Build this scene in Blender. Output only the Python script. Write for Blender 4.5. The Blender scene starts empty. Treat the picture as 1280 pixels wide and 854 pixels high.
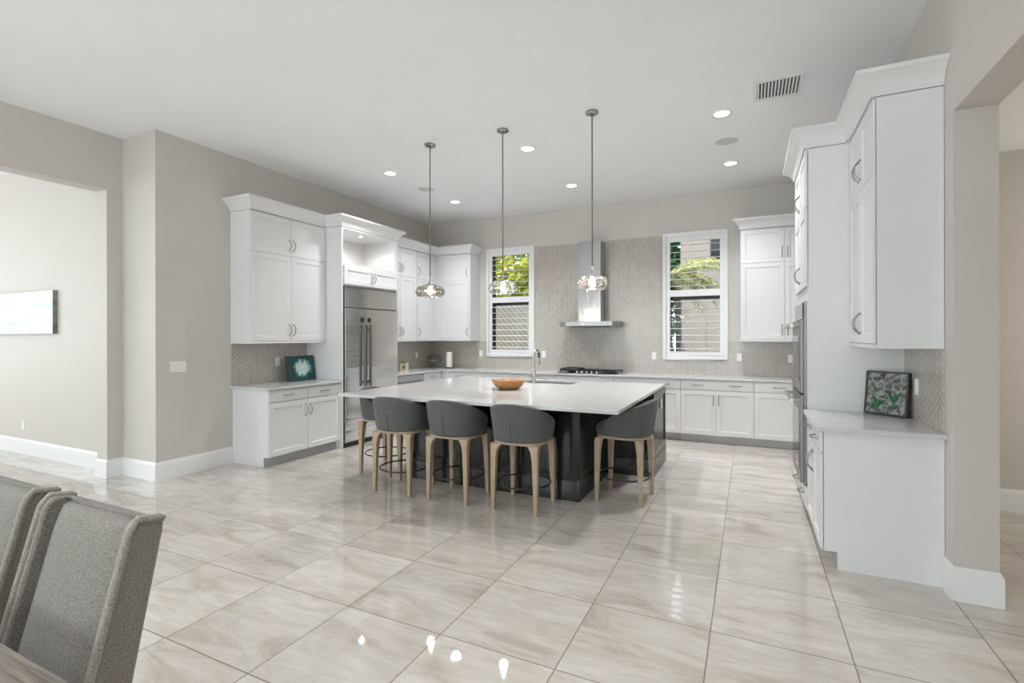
import bpy, bmesh, math, random
from mathutils import Vector, Matrix
random.seed(7)
PI = math.pi
S = bpy.context.scene
COL = S.collection

# ------------------------------------------------------------------ camera
EYE = 1.4945
cam_d = bpy.data.cameras.new('camera')
cam = bpy.data.objects.new('camera', cam_d)
COL.objects.link(cam)
cam.location = (0, 0, EYE)
cam.rotation_mode = 'QUATERNION'
cam.rotation_quaternion = (Matrix.Rotation(0.446, 4, 'Z') @ Matrix.Rotation(PI / 2, 4, 'X') @ Matrix.Rotation(-0.002, 4, 'Z')).to_quaternion()
cam_d.sensor_width = 36.0
cam_d.lens = 620.8 / 1280 * 36.0
cam_d.shift_y = -(427 - 420.6) / 1280
cam_d.clip_end = 200
S.camera = cam

# ------------------------------------------------------------------ colour management, world, big lights
S.view_settings.view_transform = 'Standard'
S.view_settings.look = 'None'
S.view_settings.gamma = 1.0
S.view_settings.use_curve_mapping = False
S.view_settings.exposure = 0.18
try:
    S.cycles.use_denoising = True
    S.cycles.caustics_reflective = False
    S.cycles.caustics_refractive = False
    S.cycles.max_bounces = 10
    S.cycles.diffuse_bounces = 5
    S.cycles.transparent_max_bounces = 16
    S.cycles.sample_clamp_indirect = 6.0
except Exception:
    pass
W = bpy.data.worlds.new('sky'); S.world = W
W.use_nodes = True
W.node_tree.nodes['Background'].inputs[0].default_value = (0.82, 0.92, 1.0, 1)
W.node_tree.nodes['Background'].inputs[1].default_value = 2.2


def light(name, kind, loc, rot, energy, color=(1, 1, 1), **k):
    d = bpy.data.lights.new(name, kind)
    d.energy = energy; d.color = color
    for a, v in k.items(): setattr(d, a, v)
    o = bpy.data.objects.new(name, d); COL.objects.link(o)
    o.location = loc; o.rotation_euler = rot
    return o


light('sun', 'SUN', (0, 0, 20), (math.radians(38), 0, math.radians(-22)), 5.0, (1, .95, .86), angle=0.01)
# daylight entering through the glazed doors behind the camera and the far room's windows
light('daylight_rear_doors', 'AREA', (-2.6, -5.35, 1.75), (PI / 2, 0, 0), 165, (.93, .97, 1), shape='RECTANGLE', size=6.0, size_y=2.7)
light('daylight_far_room', 'AREA', (-9.2, -3.6, 1.9), (PI / 2, 0, 0), 55, (.88, .95, 1), shape='RECTANGLE', size=3.0, size_y=2.4)
light('fill_far_end', 'AREA', (-11.2, .6, 1.9), (PI / 2, 0, -PI / 2), 90, (.90, .96, 1), shape='RECTANGLE', size=2.6, size_y=2.2)  # added lamp at the windowless end wall, brightens the right wall
light('fill_hall', 'AREA', (3.4, 4.7, 1.6), (PI / 2, 0, PI / 2), 17, (1, .93, .82), shape='RECTANGLE', size=1.2, size_y=1.8)  # added unseen warm fill lamp that brightens the hall


# ------------------------------------------------------------------ node helpers
class NT:
    def __init__(s, name):
        s.m = bpy.data.materials.new(name); s.m.use_nodes = True
        s.t = s.m.node_tree; s.n = s.t.nodes; s.l = s.t.links
        s.b = s.n['Principled BSDF']; s.out = s.n['Material Output']

    def node(s, t, **k):
        q = s.n.new(t)
        for a, v in k.items(): setattr(q, a, v)
        return q

    def put(s, sock, v):
        if isinstance(v, (int, float)): sock.default_value = v
        elif isinstance(v, (tuple, list)): sock.default_value = v
        else: s.l.new(v, sock)

    def math(s, op, a, b=0.0, c=None):
        q = s.node('ShaderNodeMath', operation=op)
        s.put(q.inputs[0], a); s.put(q.inputs[1], b)
        if c is not None: s.put(q.inputs[2], c)
        return q.outputs[0]

    def coord(s, kind='Object'):
        return s.node('ShaderNodeTexCoord').outputs[kind]

    def mapping(s, v, scale=(1, 1, 1), rot=(0, 0, 0), loc=(0, 0, 0)):
        q = s.node('ShaderNodeMapping')
        s.l.new(v, q.inputs[0])
        q.inputs['Scale'].default_value = scale; q.inputs['Rotation'].default_value = rot; q.inputs['Location'].default_value = loc
        return q.outputs[0]

    def noise(s, v, scale=5, detail=3, rough=.5, dist=0, out=0):
        q = s.node('ShaderNodeTexNoise')
        s.l.new(v, q.inputs['Vector'])
        q.inputs['Scale'].default_value = scale; q.inputs['Detail'].default_value = detail
        q.inputs['Roughness'].default_value = rough; q.inputs['Distortion'].default_value = dist
        return q.outputs[out]

    def ramp(s, f, stops):
        q = s.node('ShaderNodeValToRGB')
        s.put(q.inputs[0], f)
        e = q.color_ramp.elements
        while len(e) < len(stops): e.new(0.5)
        for k, (p, c) in enumerate(stops):
            e[k].position = p; e[k].color = tuple(c) + (1,) if len(c) == 3 else c
        return q.outputs[0]

    def mix(s, f, a, b, mode='MIX'):
        q = s.node('ShaderNodeMix', data_type='RGBA', blend_type=mode)
        s.put(q.inputs[0], f)
        for i, v in ((6, a), (7, b)):
            if isinstance(v, (tuple, list)) and len(v) == 3: v = tuple(v) + (1,)
            s.put(q.inputs[i], v)
        return q.outputs[2]

    def bump(s, h, strength=.3, dist=.01):
        q = s.node('ShaderNodeBump')
        q.inputs['Strength'].default_value = strength; q.inputs['Distance'].default_value = dist
        s.l.new(h, q.inputs['Height']); s.l.new(q.outputs[0], s.b.inputs['Normal'])
        return q

    def base(s, c): s.put(s.b.inputs['Base Color'], tuple(c) + (1,) if isinstance(c, tuple) and len(c) == 3 else c)

    def set(s, **k):
        for a, v in k.items(): s.put(s.b.inputs[a.replace('_', ' ')], v)


def plain(name, c, rough=.5, metal=0.0, var=.04, scale=3.0, bump=0, bscale=200, coat=0):
    t = NT(name)
    v = t.coord()
    n = t.noise(v, scale, 2)
    lo = tuple(max(0, x * (1 - var)) for x in c); hi = tuple(min(1, x * (1 + var)) for x in c)
    t.base(t.ramp(n, [(.3, lo), (.7, hi)]))
    t.set(Roughness=rough, Metallic=metal)
    if coat: t.b.inputs['Coat Weight'].default_value = coat
    if bump: t.bump(t.noise(v, bscale, 2), bump, .002)
    return t.m


M = {}
M['wall'] = plain('wall_paint', (.615, .58, .54), .6, var=.012, bump=.05, bscale=160)
M['ceil'] = plain('ceiling_paint', (.93, .935, .95), .8, var=.01)
M['trim'] = plain('trim_paint', (.84, .84, .84), .35, var=.01)
M['cab'] = plain('cabinet_paint', (.755, .755, .76), .38, var=.01)
M['shutter'] = plain('shutter_paint', (.86, .86, .87), .35, var=.01)
M['quartz'] = plain('white_quartz', (.615, .62, .625), .08, var=.03, scale=9)
M['nickel'] = plain('brushed_nickel', (.50, .49, .47), .28, 1.0)
M['rod'] = plain('dark_nickel_rod', (.20, .195, .19), .35, 1.0)
M['chrome'] = plain('satin_chrome', (.62, .61, .59), .2, 1.0)
M['black'] = plain('black_iron', (.018, .018, .019), .42)
M['blackgloss'] = plain('black_glass', (.02, .022, .024), .06)
M['bronze'] = plain('dark_window_frame', (.025, .024, .022), .5)
M['plastic'] = plain('white_plastic', (.85, .85, .83), .3)
M['paper'] = plain('paper_roll', (.86, .85, .80), .9, bump=.2, bscale=120)
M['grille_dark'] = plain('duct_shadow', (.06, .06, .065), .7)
M['speaker'] = plain('speaker_mesh', (.60, .60, .61), .7, bump=.4, bscale=900)
M['rubber'] = plain('rubber', (.03, .03, .03), .7)
M['canopy'] = plain('polished_nickel', (.30, .295, .285), .12, 1.0)
M['canopy_steel'] = plain('satin_hood_steel', (.36, .365, .37), .38, 1.0)
M['oven_steel'] = plain('dark_oven_steel', (.23, .23, .225), .32, 1.0)
M['pull'] = plain('cabinet_pull_nickel', (.34, .335, .325), .30, 1.0)
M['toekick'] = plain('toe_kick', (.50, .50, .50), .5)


def brushed(name, c, rough, wav, scale):
    t = NT(name); v = t.coord()
    t.base(t.ramp(t.noise(t.mapping(v, (3, 3, 300)), 4, 2), [(.3, tuple(x * .93 for x in c)), (.7, c)]))
    t.set(Roughness=rough, Metallic=1.0)
    t.bump(t.noise(t.mapping(v, scale), 1.0, 2, .5, .6), wav, .02)
    return t.m


M['steel'] = brushed('fridge_steel', (.78, .78, .78), .14, .30, (1.0, 1.0, 6.5))
M['hood'] = brushed('hood_steel', (.47, .47, .48), .18, .18, (5.0, 1.2, 1.6))
M['steel_plain'] = brushed('oven_steel', (.52, .52, .52), .2, .04, (1, 1, 8))


def wood(name, c1, c2, rough, sc=(1, 1, 12), scale=6, ring=2.0, bump=.1):
    t = NT(name); v = t.mapping(t.coord(), sc)
    n = t.noise(v, scale, 6, .6, ring)
    t.base(t.ramp(n, [(.28, c1), (.72, c2)]))
    t.set(Roughness=rough); t.bump(n, bump, .002)
    return t.m


M['espresso'] = wood('espresso_wood', (.0135, .012, .0115), (.019, .017, .0165), .24, (9, 9, 1.2), 4, 1.0, .03)
M['oak'] = wood('light_oak', (.33, .25, .17), (.55, .43, .31), .45, (14, 14, 1.5), 5)
M['table'] = wood('weathered_table', (.085, .072, .058), (.25, .22, .185), .6, (.9, 26, 12), 4, .25, .5)
M['olive'] = wood('olive_wood', (.20, .075, .022), (.56, .30, .11), .3, (3, 3, 9), 3, 3.0)
M['legwood'] = wood('dark_chair_leg', (.05, .04, .03), (.10, .08, .06), .4)


def fabric(name, c, var, scale, rough=.95, big=0.0, sheen=.25):
    t = NT(name); v = t.coord()
    n = t.noise(v, scale, 3, .7)
    lo = tuple(x * (1 - var) for x in c); hi = tuple(min(1, x * (1 + var)) for x in c)
    col = t.ramp(n, [(.32, lo), (.68, hi)])
    t.base(col)
    t.set(Roughness=rough)
    t.b.inputs['Sheen Weight'].default_value = sheen
    t.bump(n, .55, .003)
    return t.m


M['stool_fabric'] = fabric('charcoal_upholstery', (.098, .102, .100), .25, 170, .8, sheen=.15)
M['chair_fabric'] = fabric('grey_tweed', (.185, .170, .150), .6, 260)
M['piping'] = fabric('tweed_piping', (.27, .25, .22), .45, 260)


def emit(name, c, s):
    t = NT(name)
    e = t.node('ShaderNodeEmission'); e.inputs[0].default_value = tuple(c) + (1,); e.inputs[1].default_value = s
    t.l.new(e.outputs[0], t.out.inputs[0]); t.n.remove(t.b)
    return t.m


M['diffuser'] = emit('downlight_glow', (1, .97, .92), 9)
M['bulb'] = emit('bulb_glow', (1, .90, .76), 9)
M['puck'] = emit('puck_glow', (1, .97, .9), 12)


def clear(name, tint, fac_lo, fac_hi, rough=.02, bump=0, bscale=10):
    t = NT(name)
    tr = t.node('ShaderNodeBsdfTransparent'); tr.inputs[0].default_value = tuple(tint) + (1,)
    gl = t.node('ShaderNodeBsdfGlossy'); gl.inputs['Roughness'].default_value = rough
    lw = t.node('ShaderNodeLayerWeight'); lw.inputs[0].default_value = .35
    mr = t.node('ShaderNodeMapRange'); mr.inputs[3].default_value = fac_lo; mr.inputs[4].default_value = fac_hi
    t.l.new(lw.outputs['Facing'], mr.inputs[0])
    mx = t.node('ShaderNodeMixShader')
    t.l.new(mr.outputs[0], mx.inputs[0]); t.l.new(tr.outputs[0], mx.inputs[1]); t.l.new(gl.outputs[0], mx.inputs[2])
    t.l.new(mx.outputs[0], t.out.inputs[0])
    if bump:
        b = t.node('ShaderNodeBump'); b.inputs['Strength'].default_value = bump; b.inputs['Distance'].default_value = .02
        t.l.new(t.noise(t.coord(), bscale, 2), b.inputs['Height']); t.l.new(b.outputs[0], gl.inputs['Normal'])
    t.n.remove(t.b)
    return t.m


M['pane'] = clear('window_glass', (.97, .99, .98), .01, .12)
M['shade_smoke'] = clear('smoke_glass', (.58, .53, .47), .12, .8, .05, .9, 22)
M['shade_clear'] = clear('clear_ribbed_glass', (.86, .88, .85), .10, .85, .05, 1.0, 26)
M['shade_mercury'] = clear('faceted_glass', (.70, .68, .68), .12, .9, .05, 1.2, 34)
M['green_glass'] = clear('green_glass', (.72, .80, .71), .10, .5)


def floor_mat():
    t = NT('porcelain_floor'); v = t.coord()
    sx = t.node('ShaderNodeSeparateXYZ'); t.l.new(v, sx.inputs[0])
    T = .61
    u = t.math('ADD', t.math('DIVIDE', sx.outputs[0], T), 5.297 + 40)
    w = t.math('ADD', t.math('DIVIDE', sx.outputs[1], T), -2.428 + 40)
    fu, fw = t.math('FRACT', u), t.math('FRACT', w)
    du = t.math('MINIMUM', fu, t.math('SUBTRACT', 1.0, fu)); dw = t.math('MINIMUM', fw, t.math('SUBTRACT', 1.0, fw))
    d = t.math('MINIMUM', du, dw)
    grout = t.math('LESS_THAN', d, .0046)
    cu, cw = t.math('FLOOR', u), t.math('FLOOR', w)
    cc = t.node('ShaderNodeCombineXYZ'); t.l.new(cu, cc.inputs[0]); t.l.new(cw, cc.inputs[1])
    wn = t.node('ShaderNodeTexWhiteNoise', noise_dimensions='3D'); t.l.new(cc.outputs[0], wn.inputs[0])
    off = t.node('ShaderNodeVectorMath', operation='SCALE'); t.l.new(wn.outputs['Color'], off.inputs[0]); off.inputs[3].default_value = 30
    ad = t.node('ShaderNodeVectorMath', operation='ADD'); t.l.new(v, ad.inputs[0]); t.l.new(off.outputs[0], ad.inputs[1])
    p = ad.outputs[0]
    n1 = t.noise(t.mapping(p, (.9, 2.6, 1), (0, 0, .12)), 1.7, 6, .62, 1.0)
    n2 = t.noise(t.mapping(p, (1.3, 7, 1), (0, 0, .2)), 2.2, 7, .7, 1.6)
    c = t.ramp(n1, [(.33, (.475, .430, .380)), (.45, (.60, .562, .515)), (.58, (.665, .635, .595)), (.78, (.73, .705, .67))])
    c = t.mix(t.ramp(n2, [(.42, (0, 0, 0)), (.66, (.55, .55, .55))]), c, (.50, .435, .370))
    vein = t.math('ABSOLUTE', t.math('SUBTRACT', t.noise(t.mapping(p, (1, 1.8, 1)), 1.1, 7, .65, .3), .5))
    c = t.mix(t.ramp(vein, [(0, (.28, .28, .28)), (.008, (0, 0, 0))]), c, (.74, .71, .67))
    tint = t.math('ADD', t.math('MULTIPLY', wn.outputs['Value'], .09), .93)
    tc = t.node('ShaderNodeCombineXYZ')
    for i in range(3): t.l.new(tint, tc.inputs[i])
    c = t.mix(1.0, c, tc.outputs[0], 'MULTIPLY')
    c = t.mix(grout, c, (.15, .115, .085))
    t.base(c)
    t.put(t.b.inputs['Roughness'], t.math('ADD', t.math('MULTIPLY', grout, .5), .03))
    t.b.inputs['IOR'].default_value = 1.52
    t.b.inputs['Specular IOR Level'].default_value = .85
    return t.m


M['floor'] = floor_mat()


def herring(name, axis, w=.038, n=3, c1=(.405, .37, .335), c2=(.47, .435, .392), grout=(.62, .58, .525)):
    """glazed herringbone mosaic; axis = which world axis runs along the wall"""
    t = NT(name); v = t.coord()
    s = t.node('ShaderNodeSeparateXYZ'); t.l.new(v, s.inputs[0])
    a, z = s.outputs[axis], s.outputs[2]
    k = 1 / (w * math.sqrt(2))
    u = t.math('ADD', t.math('MULTIPLY', t.math('ADD', a, z), k), 900)
    q = t.math('ADD', t.math('MULTIPLY', t.math('SUBTRACT', z, a), k), 900)
    i, j = t.math('FLOOR', u), t.math('FLOOR', q)
    fu, fv = t.math('SUBTRACT', u, i), t.math('SUBTRACT', q, j)
    m = t.math('FLOORED_MODULO', t.math('SUBTRACT', i, j), 2.0 * n)
    hor = t.math('LESS_THAN', m, n - .5)
    ver = t.math('SUBTRACT', 1.0, hor)
    pos = t.math('ADD', t.math('MULTIPLY', hor, m), t.math('MULTIPLY', ver, t.math('SUBTRACT', 2.0 * n - 1, m)))
    fl = t.math('ADD', t.math('MULTIPLY', hor, fu), t.math('MULTIPLY', ver, fv))
    fs = t.math('ADD', t.math('MULTIPLY', hor, fv), t.math('MULTIPLY', ver, fu))
    lng = t.math('ADD', pos, fl)
    d = t.math('MINIMUM', t.math('MINIMUM', lng, t.math('SUBTRACT', float(n), lng)), t.math('MINIMUM', fs, t.math('SUBTRACT', 1.0, fs)))
    # brick id
    bi = t.math('SUBTRACT', i, t.math('MULTIPLY', hor, m))
    bj = t.math('SUBTRACT', j, t.math('MULTIPLY', ver, pos))
    cc = t.node('ShaderNodeCombineXYZ'); t.l.new(bi, cc.inputs[0]); t.l.new(bj, cc.inputs[1]); t.l.new(hor, cc.inputs[2])
    wn = t.node('ShaderNodeTexWhiteNoise', noise_dimensions='3D'); t.l.new(cc.outputs[0], wn.inputs[0])
    g = t.math('LESS_THAN', d, .07)
    c = t.ramp(wn.outputs['Value'], [(0, c1), (1, c2)])
    c = t.mix(g, c, grout)
    t.base(c)
    t.put(t.b.inputs['Roughness'], t.math('ADD', t.math('MULTIPLY', g, .5), .16))
    # every tile is set at a slightly different tilt
    ws = t.node('ShaderNodeSeparateColor'); t.l.new(wn.outputs['Color'], ws.inputs[0])
    tilt = t.math('ADD', t.math('MULTIPLY', lng, t.math('SUBTRACT', ws.outputs[0], .5)), t.math('MULTIPLY', fs, t.math('SUBTRACT', ws.outputs[1], .5)))
    h = t.math('ADD', t.math('MULTIPLY', t.math('MINIMUM', d, .12), 4.0), t.math('MULTIPLY', tilt, .22))
    t.bump(h, .7, .004)
    return t.m


M['splash_x'] = herring('herringbone_tile_back', 0)
M['splash_y'] = herring('herringbone_tile_side', 1)


def art(name, kind):
    t = NT(name); v = t.coord()
    if kind == 'teal':
        g = t.node('ShaderNodeTexGradient', gradient_type='SPHERICAL')
        t.l.new(t.mapping(v, (5.5, 5.5, 6.5), (0, 0, 0), (-5.5 * .02, 0, -6.5 * .165)), g.inputs[0])
        n = t.noise(v, 21, 5, .75, .8)
        f = t.math('ADD', g.outputs[1], t.math('MULTIPLY', t.math('SUBTRACT', n, .5), 1.8))
        c = t.ramp(f, [(.10, (.004, .045, .05)), (.24, (.01, .11, .11)), (.34, (.10, .28, .26)), (.42, (.45, .62, .58)), (.7, (.60, .74, .70))])
        c = t.mix(t.ramp(t.noise(v, 60, 3), [(.58, (0, 0, 0)), (.66, (.6, .6, .6))]), c, (.01, .05, .06))
    elif kind == 'green':
        n = t.noise(v, 30, 6, .8, .5)
        c = t.ramp(n, [(.36, (.012, .010, .014)), (.45, (.06, .05, .055)), (.5, (.15, .15, .145)), (.55, (.26, .34, .30)), (.64, (.36, .23, .19))])
    else:
        n = t.noise(t.mapping(v, (1.0, 1, 7)), 2.6, 6, .7, .6)
        c = t.ramp(n, [(.30, (.24, .48, .50)), (.40, (.55, .66, .65)), (.50, (.73, .72, .69)), (.62, (.76, .66, .60)), (.75, (.70, .72, .72))])
    t.base(c); t.set(Roughness=.45)
    t.bump(t.noise(v, 40, 4), .4, .004)
    return t.m


M['art_teal'] = art('teal_painting', 'teal')
M['art_green'] = art('green_relief_art', 'green')
M['art_leaf'] = plain('glazed_green', (.02, .17, .06), .25, var=.5, scale=30)
M['art_sea'] = art('pale_sea_painting', 'sea')
M['art_edge'] = plain('dark_canvas_edge', (.05, .055, .05), .6, var=.3, scale=30)
M['art_edge2'] = plain('grey_canvas_edge', (.20, .23, .22), .6, var=.4, scale=12)


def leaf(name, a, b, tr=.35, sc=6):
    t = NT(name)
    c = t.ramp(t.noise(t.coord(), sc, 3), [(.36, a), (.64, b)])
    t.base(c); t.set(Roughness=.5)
    tb = t.node('ShaderNodeBsdfTranslucent'); t.l.new(c, tb.inputs[0])
    mx = t.node('ShaderNodeMixShader'); mx.inputs[0].default_value = tr
    t.l.new(t.b.outputs[0], mx.inputs[1]); t.l.new(tb.outputs[0], mx.inputs[2]); t.l.new(mx.outputs[0], t.out.inputs[0])
    return t.m


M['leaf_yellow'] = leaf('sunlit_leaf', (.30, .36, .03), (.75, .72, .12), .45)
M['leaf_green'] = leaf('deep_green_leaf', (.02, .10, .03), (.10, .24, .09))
M['palm'] = leaf('palm_leaf', (.05, .12, .015), (.80, .72, .34), .3, 14)  # pale yellow end of the ramp paints sun highlights into the fronds
M['trunk'] = plain('palm_bark', (.16, .12, .09), .9, var=.4, scale=12)
M['stucco'] = plain('neighbour_stucco', (.29, .253, .24), .9, var=.05, bump=.05, bscale=60)
M['stucco2'] = plain('garden_wall_stucco', (.24, .222, .205), .9, var=.06, bump=.05, bscale=60)
M['shading_strips'] = plain('shading_strip_paint', (.38, .35, .31), .7)
M['soil'] = plain('garden_ground', (.16, .15, .10), .95, var=.4, scale=5)
M['succulent'] = leaf('succulent_leaf', (.08, .16, .06), (.22, .32, .14), .1)
M['pot'] = plain('cream_pot', (.62, .55, .43), .6, var=.12, scale=20)
M['potdark'] = plain('dark_wood_mark', (.09, .06, .04), .6)


# ------------------------------------------------------------------ mesh helpers
class MB:
    def __init__(s): s.bm = bmesh.new()

    def face(s, vs):
        try: return s.bm.faces.new(vs)
        except ValueError: return None

    def box(s, x0, x1, y0, y1, z0, z1):
        v = [s.bm.verts.new((x, y, z)) for z in (z0, z1) for y in (y0, y1) for x in (x0, x1)]
        for f in ((0, 2, 3, 1), (4, 5, 7, 6), (0, 1, 5, 4), (1, 3, 7, 5), (3, 2, 6, 7), (2, 0, 4, 6)): s.face([v[i] for i in f])
        return s

    def loops(s, rings, cap0=True, cap1=True, closed=True):
        """rings: lists of points; bridges them in order"""
        R = [[s.bm.verts.new(p) for p in r] for r in rings]
        n = len(R[0])
        for a, b in zip(R, R[1:]):
            for i in range(n if closed else n - 1):
                s.face([a[i], a[(i + 1) % n], b[(i + 1) % n], b[i]])
        if cap0: s.face(R[0][::-1])
        if cap1: s.face(R[-1])
        return s

    def tube(s, pts, r, n=8, cap=True, up=None):
        pts = [Vector(p) for p in pts]
        rr = r if isinstance(r, (list, tuple)) else [r] * len(pts)
        rings = []; prev = None
        for i, p in enumerate(pts):
            d = (pts[min(i + 1, len(pts) - 1)] - pts[max(i - 1, 0)]).normalized()
            if prev is None:
                a = d.orthogonal().normalized()
            else:
                a = (prev - d * prev.dot(d)).normalized()
            prev = a; b = d.cross(a)
            rings.append([p + (a * math.cos(2 * PI * k / n) + b * math.sin(2 * PI * k / n)) * rr[i] for k in range(n)])
        return s.loops(rings, cap, cap)

    def lathe(s, prof, n=32, c=(0, 0, 0), cap=True, rib=0, ribs=12):
        rings = []
        for r, z in prof:
            rings.append([(c[0] + r * (1 + rib * math.cos(ribs * 2 * PI * k / n)) * math.cos(2 * PI * k / n),
                           c[1] + r * (1 + rib * math.cos(ribs * 2 * PI * k / n)) * math.sin(2 * PI * k / n), c[2] + z) for k in range(n)])
        return s.loops(rings, cap, cap)

    def torus(s, R, r, c, n=40, m=8):
        rings = [[(c[0] + (R + r * math.cos(2 * PI * j / m)) * math.cos(2 * PI * i / n), c[1] + (R + r * math.cos(2 * PI * j / m)) * math.sin(2 * PI * i / n),
                   c[2] + r * math.sin(2 * PI * j / m)) for j in range(m)] for i in range(n)]
        rings.append(rings[0])
        s.loops(rings, False, False)
        return s

    def prism(s, poly, axis, a0, a1):
        """extrude a 2-D polygon along axis (0: poly is (y,z), 1: (x,z), 2: (x,y))"""
        def P(p, a):
            return ((a, p[0], p[1]), (p[0], a, p[1]), (p[0], p[1], a))[axis]
        return s.loops([[P(p, a0) for p in poly], [P(p, a1) for p in poly]])

    def sweep(s, path, prof):
        """profile (offset outward to the right of the path, z) swept with mitred corners along an XY path"""
        P = [Vector(p) for p in path]
        N = []
        for i in range(len(P)):
            ns = []
            if i > 0: d = (P[i] - P[i - 1]).normalized(); ns.append(Vector((d.y, -d.x)))
            if i < len(P) - 1: d = (P[i + 1] - P[i]).normalized(); ns.append(Vector((d.y, -d.x)))
            if len(ns) == 2:
                m = (ns[0] + ns[1]).normalized(); N.append(m / max(.2, m.dot(ns[0])))
            else: N.append(ns[0])
        rings = [[(p.x + nn.x * o, p.y + nn.y * o, z) for o, z in prof] for p, nn in zip(P, N)]
        return s.loops(rings)

    def xform(s, m):
        bmesh.ops.transform(s.bm, matrix=m, verts=s.bm.verts); return s

    def build(s, name, mat, parent=None, bevel=0, smooth=False, subsurf=0, auto=None, loc=None, rot=None, seg=2):
        bmesh.ops.remove_doubles(s.bm, verts=s.bm.verts, dist=1e-6)
        bmesh.ops.recalc_face_normals(s.bm, faces=s.bm.faces)
        me = bpy.data.meshes.new(name); s.bm.to_mesh(me); s.bm.free()
        if smooth:
            for p in me.polygons: p.use_smooth = True
        o = bpy.data.objects.new(name, me); COL.objects.link(o)
        me.materials.append(M[mat] if isinstance(mat, str) else mat)
        if auto is not None:
            for p in me.polygons: p.use_smooth = True
            me.update()
            try: me.set_sharp_from_angle(angle=math.radians(auto))
            except Exception: pass
        if bevel:
            b = o.modifiers.new('bevel', 'BEVEL'); b.width = bevel; b.segments = seg; b.limit_method = 'ANGLE'; b.angle_limit = math.radians(40)
        if subsurf:
            b = o.modifiers.new('sub', 'SUBSURF'); b.levels = subsurf; b.render_levels = subsurf
        if parent: o.parent = parent
        if loc: o.location = loc
        if rot: o.rotation_euler = rot
        return o


def thing(name, label, cat, loc=(0, 0, 0), rz=0, group=None):
    o = bpy.data.objects.new(name, None); COL.objects.link(o)
    o.empty_display_size = .1
    o.location = loc; o.rotation_euler = (0, 0, rz)
    o['label'] = label; o['category'] = cat
    if group: o['group'] = group
    return o


def tag(o, label, cat, group=None):
    o['label'] = label; o['category'] = cat
    if group: o['group'] = group
    return o


def struct(o, label=None):
    o['kind'] = 'structure'
    if label: o['label'] = label
    return o


def dup(root, loc, rz, label, group=None):
    def cp(o, par):
        c = o.copy(); COL.objects.link(c); c.parent = par
        for ch in o.children: cp(ch, c)
        return c
    r = cp(root, None)
    r.location = loc; r.rotation_euler = (0, 0, rz); r['label'] = label
    if group: r['group'] = group
    return r


# ------------------------------------------------------------------ room dimensions
XL, XR, YB, CZ = -5.553, 1.042, 8.0, 3.65      # kitchen left wall, right wall, back wall, ceiling
XO = -6.15                                      # wall with the wide opening on the left
YR = 3.05                                       # where the left wall returns
YP = 3.61                                       # near face of the pier on the right
YF = -5.0                                       # wall behind the camera
W1 = (-4.326, -3.382, 1.135, 3.078)
W2 = (-1.214, -.285, 1.135, 3.078)

struct(MB().box(-11.5, 5.0, -5.2, 8.2, -.08, 0).build('floor', 'floor'))
c = MB().box(-11.5, 5.0, -5.2, 8.2, CZ, CZ + .12)
struct(c.build('ceiling', 'ceil'))
# back wall with two window holes
w = MB()
xs = [-5.8, W1[0] + .03, W1[1] - .03, W2[0] + .03, W2[1] - .03, 1.3]
z0, z1 = W1[2] + .03, W1[3] - .03
w.box(xs[0], xs[1], YB, YB + .2, 0, CZ); w.box(xs[2], xs[3], YB, YB + .2, 0, CZ); w.box(xs[4], xs[5], YB, YB + .2, 0, CZ)
for a, b in ((xs[1], xs[2]), (xs[3], xs[4])):
    w.box(a, b, YB, YB + .2, 0, z0); w.box(a, b, YB, YB + .2, z1, CZ)
struct(w.build('wall_back', 'wall'))
# left side
struct(MB().box(XO - .2, XL, YR, YB + .2, 0, CZ).build('wall_left', 'wall'))
w = MB(); w.box(XO - .2, XO, 2.9, YR, 0, CZ).box(XO - .2, XO, -2.0, 2.9, 3.06, CZ).box(XO - .2, XO, YF, -2.0, 0, CZ)
struct(w.build('wall_left_opening', 'wall'))
struct(MB().box(-11.5, XO - .2, 3.05, 3.25, 0, CZ).build('wall_far_room', 'wall'))
struct(MB().box(-11.5, -11.3, YF, 3.05, 0, CZ).build('wall_far_room_end', 'wall'))
# right side
w = MB(); w.box(XR, XR + .195, YP, YB + .2, 0, CZ).box(XR, XR + .195, .4, YP, 2.765, CZ).box(XR, XR + .195, YF, .4, 0, CZ)
struct(w.build('wall_right', 'wall'))
struct(MB().box(XR + .195, 3.7, 5.62, 5.8, 0, CZ).build('wall_hall', 'wall'))
w = MB(); w.box(3.5, 3.7, YF, 5.62, 0, CZ)
struct(w.build('wall_hall_side', 'wall'))
struct(MB().box(XR + .195, 3.5, .4, 5.62, 3.06, 3.12).build('ceiling_hall', 'ceil'))
# wall behind the camera with glazed doors
w = MB()
w.box(-11.5, -10.7, YF - .2, YF, 0, CZ).box(-7.7, -5.6, YF - .2, YF, 0, CZ).box(.4, 3.7, YF - .2, YF, 0, CZ)
w.box(-10.7, -7.7, YF - .2, YF, 3.0, CZ).box(-5.6, .4, YF - .2, YF, 3.05, CZ).box(-10.7, -7.7, YF - .2, YF, 0, .6)
struct(w.build('wall_front', 'wall'))
fr = MB()
for x in (-5.6, -3.6, -1.6, .32): fr.box(x, x + .08, YF - .12, YF - .04, 0, 3.05)
fr.box(-5.6, .4, YF - .12, YF - .04, 2.97, 3.05).box(-5.6, .4, YF - .12, YF - .04, 0, .06)
d = struct(fr.build('door_1', 'bronze'))
struct(MB().box(-5.55, .38, YF - .085, YF - .079, .05, 3.0).build('door_glass', 'pane', d))
fr = MB()
for x in (-10.7, -9.24, -7.78): fr.box(x, x + .08, YF - .12, YF - .04, .6, 3.0)
fr.box(-10.7, -7.7, YF - .12, YF - .04, 2.92, 3.0).box(-10.7, -7.7, YF - .12, YF - .04, .6, .68)
d = struct(fr.build('window_3', 'bronze'))
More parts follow.
